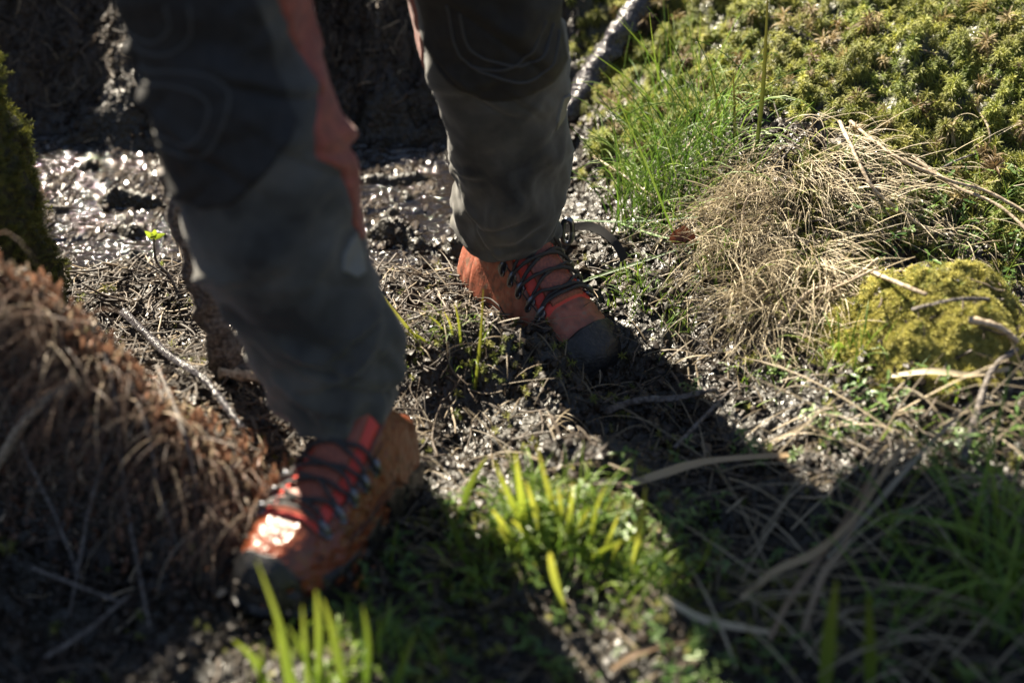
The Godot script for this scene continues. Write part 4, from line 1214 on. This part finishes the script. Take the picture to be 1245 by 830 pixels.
func build_stalks() -> void:
	var tawny := Color(0.40, 0.30, 0.17)
	var pale := Color(0.52, 0.45, 0.31)
	var brown := Color(0.26, 0.18, 0.11)
	reed("reed_blade", "broad tan reed blade lying across the dark soil", "dry reed", [Vector3(0.117, 0.012, -1.148), Vector3(0.152, 0.018, -1.165), Vector3(0.205, 0.020, -1.179), Vector3(0.294, 0.015, -1.200)], 0.0115, Color(0.50, 0.38, 0.23), false, Vector3(0, 1, 0.2), 0.1)
	reed("reed_blade", "pale straw lying across the foot of the moss cushion", "dry reed", [Vector3(0.414, 0.020, -1.280), Vector3(0.449, 0.030, -1.264), Vector3(0.490, 0.030, -1.254), Vector3(0.532, 0.020, -1.258)], 0.0085, pale)
	reed("reed_blade", "short sunlit straw lying beneath the curved green blades", "dry reed", [Vector3(0.139, 0.012, -0.967), Vector3(0.171, 0.015, -0.952), Vector3(0.207, 0.015, -0.943), Vector3(0.238, 0.010, -0.938)], 0.0085, pale)
	reed("reed_blade", "brown blade lying lowest among the bottom weeds", "dry reed", [Vector3(0.088, 0.012, -0.905), Vector3(0.112, 0.018, -0.907), Vector3(0.159, 0.012, -0.930)], 0.007, brown)
	reed("reed_blade", "kinked tan stalk bending down among the shaded weeds", "dry reed", [Vector3(0.214, 0.015, -0.981), Vector3(0.248, 0.030, -0.999), Vector3(0.285, 0.040, -1.013), Vector3(0.328, 0.060, -1.049), Vector3(0.395, 0.050, -1.145)], 0.0085, tawny)
	reed("reed_blade", "thin brown stalk crossing under the kinked tan stalk", "dry reed", [Vector3(0.233, 0.010, -0.933), Vector3(0.253, 0.020, -0.959), Vector3(0.279, 0.030, -0.996), Vector3(0.313, 0.050, -1.044), Vector3(0.375, 0.040, -1.137)], 0.0065, brown)
	reed("reed_blade", "steep brown stalk leaning above the broad bright blade", "dry reed", [Vector3(0.263, 0.010, -0.939), Vector3(0.287, 0.030, -0.981), Vector3(0.314, 0.050, -1.020), Vector3(0.361, 0.050, -1.111)], 0.0075, Color(0.3, 0.22, 0.14))
	reed("reed_blade", "dull grey stalk rising towards the moss cushion from the shaded weeds", "dry reed", [Vector3(0.303, 0.020, -1.033), Vector3(0.351, 0.040, -1.073), Vector3(0.406, 0.050, -1.120), Vector3(0.490, 0.040, -1.221)], 0.006, Color(0.3, 0.27, 0.2))
	stalk("straw", "long pale straw arching down from the moss bank, inner one", "straw", [Vector3(0.434, 0.020, -1.736), Vector3(0.427, 0.040, -1.642), Vector3(0.446, 0.050, -1.575), Vector3(0.488, 0.030, -1.568), Vector3(0.523, 0.020, -1.551)], 0.0026, 0.0018, "pale wood")
	stalk("straw", "long pale straw arching from the moss bank to the edge of view", "straw", [Vector3(0.445, 0.020, -1.724), Vector3(0.482, 0.050, -1.642), Vector3(0.542, 0.060, -1.605), Vector3(0.593, 0.050, -1.590), Vector3(0.645, 0.050, -1.548)], 0.0026, 0.002, "pale wood")
	stalk("straw", "second long straw slanting below the arching one", "straw", [Vector3(0.515, 0.030, -1.663), Vector3(0.558, 0.040, -1.612), Vector3(0.604, 0.050, -1.567), Vector3(0.641, 0.050, -1.508)], 0.0024, 0.002, "pale wood")
	stalk("straw", "straight straw leaning on the tussock beside the dark hollow", "straw", [Vector3(0.312, 0.015, -1.410), Vector3(0.351, 0.030, -1.437), Vector3(0.395, 0.030, -1.446), Vector3(0.438, 0.030, -1.479)], 0.003, 0.002, "pale wood")
	stalk("straw", "dry stem slanting between tussock and moss cushion", "straw", [Vector3(0.337, 0.010, -1.387), Vector3(0.365, 0.020, -1.429), Vector3(0.396, 0.035, -1.412), Vector3(0.420, 0.030, -1.413)], 0.002, 0.0016, "pale wood")
	stalk("straw", "bent pale straw lying along the top of the moss cushion", "straw", [Vector3(0.421, 0.020, -1.433), Vector3(0.432, 0.025, -1.366), Vector3(0.458, 0.020, -1.343)], 0.003, 0.002, "pale wood")
	stalk("straw", "brown stem lying flat behind the moss cushion", "straw", [Vector3(0.439, 0.025, -1.326), Vector3(0.488, 0.030, -1.314), Vector3(0.616, 0.030, -1.426)], 0.002, 0.002, "bark")
	stalk("straw", "thin straw leaning over the mud beside the strap", "straw", [Vector3(0.119, 0.020, -1.877), Vector3(0.156, 0.035, -1.766), Vector3(0.195, 0.020, -1.696)], 0.0016, 0.0012, "pale wood")
	stalk("straw", "kinked straw standing in the green grass before the tussock", "straw", [Vector3(0.291, 0.010, -1.548), Vector3(0.285, 0.030, -1.557), Vector3(0.291, 0.050, -1.565), Vector3(0.311, 0.050, -1.572)], 0.0016, 0.0012, "pale wood")
	stalk("straw", "pale stem slanting across the moss behind the rush stems", "straw", [Vector3(0.223, 0.020, -1.752), Vector3(0.254, 0.040, -1.772), Vector3(0.279, 0.040, -1.780), Vector3(0.298, 0.030, -1.776)], 0.0022, 0.0016, "pale wood")
	stalk("twig", "rooty brown twig lying in the hollow before the rear boot", "twig", [Vector3(0.109, 0.012, -1.324), Vector3(0.143, 0.020, -1.320), Vector3(0.185, 0.018, -1.322), Vector3(0.235, 0.012, -1.338)], 0.005, 0.003, "bark")
	stalk("twig", "thin twig slanting over the dark soil past the tan reed", "twig", [Vector3(0.175, 0.010, -1.224), Vector3(0.206, 0.020, -1.266), Vector3(0.256, 0.015, -1.332)], 0.0025, 0.0018, "bark")
	stalk("twig", "bare twig lying at the right of the moss cushion", "twig", [Vector3(0.493, 0.030, -1.300), Vector3(0.521, 0.035, -1.291), Vector3(0.546, 0.030, -1.288)], 0.004, 0.003, "pale wood")
	stalk("twig", "pale standing twig at the right of the shaded weeds", "twig", [Vector3(0.457, 0.020, -1.143), Vector3(0.480, 0.030, -1.192), Vector3(0.511, 0.030, -1.252), Vector3(0.543, 0.030, -1.277)], 0.004, 0.003, "bark")
	stalk("twig", "dark twig half buried in the upper moss", "twig", [Vector3(0.398, 0.008, -1.954), Vector3(0.438, 0.014, -1.922), Vector3(0.482, 0.006, -1.912)], 0.003, 0.002, "bark")
	stalk("twig", "pale bare twig lying on the moss near the edge", "twig", [Vector3(0.618, 0.010, -1.753), Vector3(0.626, 0.020, -1.719), Vector3(0.628, 0.010, -1.706)], 0.0018, 0.0012, "pale wood")
	stalk("twig", "forked dark twig in the moss above the long straws", "twig", [Vector3(0.550, 0.012, -1.663), Vector3(0.577, 0.020, -1.671), Vector3(0.609, 0.012, -1.692)], 0.0018, 0.0012, "bark")
	stalk("log", "wet bluish log lying on the dark bank behind the moss", "log", [Vector3(0.086, 0.010, -2.027), Vector3(0.137, 0.020, -2.080), Vector3(0.190, 0.020, -2.128), Vector3(0.249, 0.020, -2.178)], 0.019, 0.022, "wet bark")
	stalk("branch", "weathered grey branch leaning behind the front leg", "branch", [Vector3(-0.307, 0.000, -1.318), Vector3(-0.326, 0.078, -1.318), Vector3(-0.339, 0.168, -1.318), Vector3(-0.352, 0.268, -1.318)], 0.018, 0.011, "bark", true, 0.5)
	stalk("branch", "broken pale branch end beside the front trouser hem", "branch", [Vector3(-0.324, 0.012, -1.298), Vector3(-0.301, 0.018, -1.306), Vector3(-0.272, 0.015, -1.321)], 0.007, 0.005, "pale wood")
	stalk("branch", "straight pale stick slanting up across the dark hummock face", "branch", [Vector3(-0.528, 0.050, -1.116), Vector3(-0.465, 0.060, -1.110), Vector3(-0.409, 0.050, -1.114)], 0.006, 0.0045, "pale wood")
	stalk("branch", "shiny dark stick running down the crest of the hummock", "branch", [Vector3(-0.481, 0.020, -1.497), Vector3(-0.392, 0.025, -1.342), Vector3(-0.334, 0.025, -1.271), Vector3(-0.283, 0.020, -1.202)], 0.005, 0.0035, "wet bark")
	stalk("branch", "brown stick poking out over the stream from the stump", "branch", [Vector3(-0.715, 0.060, -1.836), Vector3(-0.679, 0.060, -1.826), Vector3(-0.640, 0.050, -1.825)], 0.004, 0.003, "bark")
	for row in [
		["longest dry stalk hanging down the dark face of the hummock", [Vector3(-0.391, 0.030, -1.140), Vector3(-0.376, 0.050, -1.099), Vector3(-0.374, 0.050, -1.076), Vector3(-0.365, 0.040, -1.045), Vector3(-0.330, 0.020, -0.944)]], ["thin dry stalk hanging right of the longest one", [Vector3(-0.375, 0.030, -1.142), Vector3(-0.348, 0.050, -1.091), Vector3(-0.338, 0.040, -1.066), Vector3(-0.324, 0.020, -1.046)]],
		["dry stalk curving left down the dark hummock face", [Vector3(-0.383, 0.040, -1.094), Vector3(-0.407, 0.050, -1.081), Vector3(-0.417, 0.040, -1.045), Vector3(-0.416, 0.020, -0.981)]], ["grey root lying across the dark foot of the hummock", [Vector3(-0.419, 0.020, -0.917), Vector3(-0.390, 0.030, -0.943), Vector3(-0.356, 0.040, -0.978)]], ["short grey root above the lowest one in the dark corner", [Vector3(-0.462, 0.020, -1.032), Vector3(-0.414, 0.030, -1.004), Vector3(-0.362, 0.030, -0.981)]],
		["stalk bent over the hummock beside the shiny stick", [Vector3(-0.397, 0.020, -1.318), Vector3(-0.322, 0.040, -1.111), Vector3(-0.305, 0.040, -1.074), Vector3(-0.304, 0.020, -1.062)]], ["slim stalk fallen into the lower left corner", [Vector3(-0.487, 0.030, -1.122), Vector3(-0.473, 0.040, -1.105), Vector3(-0.449, 0.030, -1.080), Vector3(-0.419, 0.020, -1.032)]]]:
		stalk("dry_stalk", row[0], "dry stalk", row[1], 0.0026, 0.0014, "bark", false, 0.3)
	reed("rush_leaf", "flat green rush lying out over the mud from the strap", "rush", [Vector3(0.078, 0.020, -1.779), Vector3(0.151, 0.020, -1.680), Vector3(0.236, 0.030, -1.589)], 0.004, Color(0.07, 0.13, 0.05))
	reed("rush_leaf", "green rush lying on the mud below the flat one", "rush", [Vector3(0.145, 0.015, -1.677), Vector3(0.187, 0.020, -1.607), Vector3(0.223, 0.015, -1.563)], 0.004, Color(0.09, 0.18, 0.03))
	reed("rush_leaf", "dark rush lying from the laces towards the red leaf", "rush", [Vector3(0.082, 0.012, -1.572), Vector3(0.134, 0.018, -1.578), Vector3(0.185, 0.015, -1.573), Vector3(0.233, 0.020, -1.553)], 0.0045, Color(0.05, 0.10, 0.025))
	var s := Shape.new()
	var path := PackedVector3Array()
	for k in 7: path.append(Vector3((k / 6.0 - 0.5) * 0.034, 0.010 * sin(k * 0.8), 0.004 * cos(k * 1.7)))
	add_blade(s, path, 0.022, Vector3(0.1, 0.8, 0.6), Color(0.12, 0.035, 0.018), 0.35, 0.3, 0.9, Color(0.08, 0.025, 0.015))
	var leaf := obj("dead_leaf", s.mesh(), M["dead leaf"])
	var lp: Vector3 = laid([Vector3(0.220, 0.012, -1.568)])[0]
	leaf.position = lp
	tag(leaf, "curled red-brown leaf lying where the green grass meets mud", "leaf")
	# a young twig with opening leaves, over the stream edge
	var stem := smooth_path(risen([Vector3(-0.420, 0.000, -1.546), Vector3(-0.432, 0.045, -1.546), Vector3(-0.445, 0.065, -1.546), Vector3(-0.444, 0.098, -1.546)]), 6)
	var foot := stem[0]
	for k in stem.size(): stem[k] -= foot
	var sap := base("budding_twig", foot)
	tag(sap, "slender twig with fresh yellow-green leaves at the stream edge", "twig")
	var b := Shape.new()
	add_tube(b, stem, 0.0022, 0.0012, 6, 0.3)
	add_tube(b, smooth_path([stem[5], stem[5] + Vector3(-0.02, 0.018, 0.0), stem[5] + Vector3(-0.045, 0.035, -0.005)], 5), 0.0014, 0.0009, 5)
	obj("stem", b.mesh(), M["bark"], sap)
	for d in [Vector3(0.25, 1, 0.2), Vector3(-0.45, 0.9, 0.3), Vector3(0.1, 0.75, 0.7), Vector3(0.75, 0.5, 0.1)]:
		var l := Shape.new()
		var lpath := PackedVector3Array()
		var e: Vector3 = d.normalized()
		for k in 6: lpath.append(stem[stem.size() - 1] + e * 0.019 * k / 5.0 - Vector3.UP * 0.003 * pow(k / 5.0, 2.0))
		add_blade(l, lpath, 0.0075, e.cross(Vector3(0.3, 0.1, 1)).cross(e), Color(0.26, 0.34, 0.03), 0.3, 0.1)
		obj("leaf", l.mesh(), M["grass"], sap)
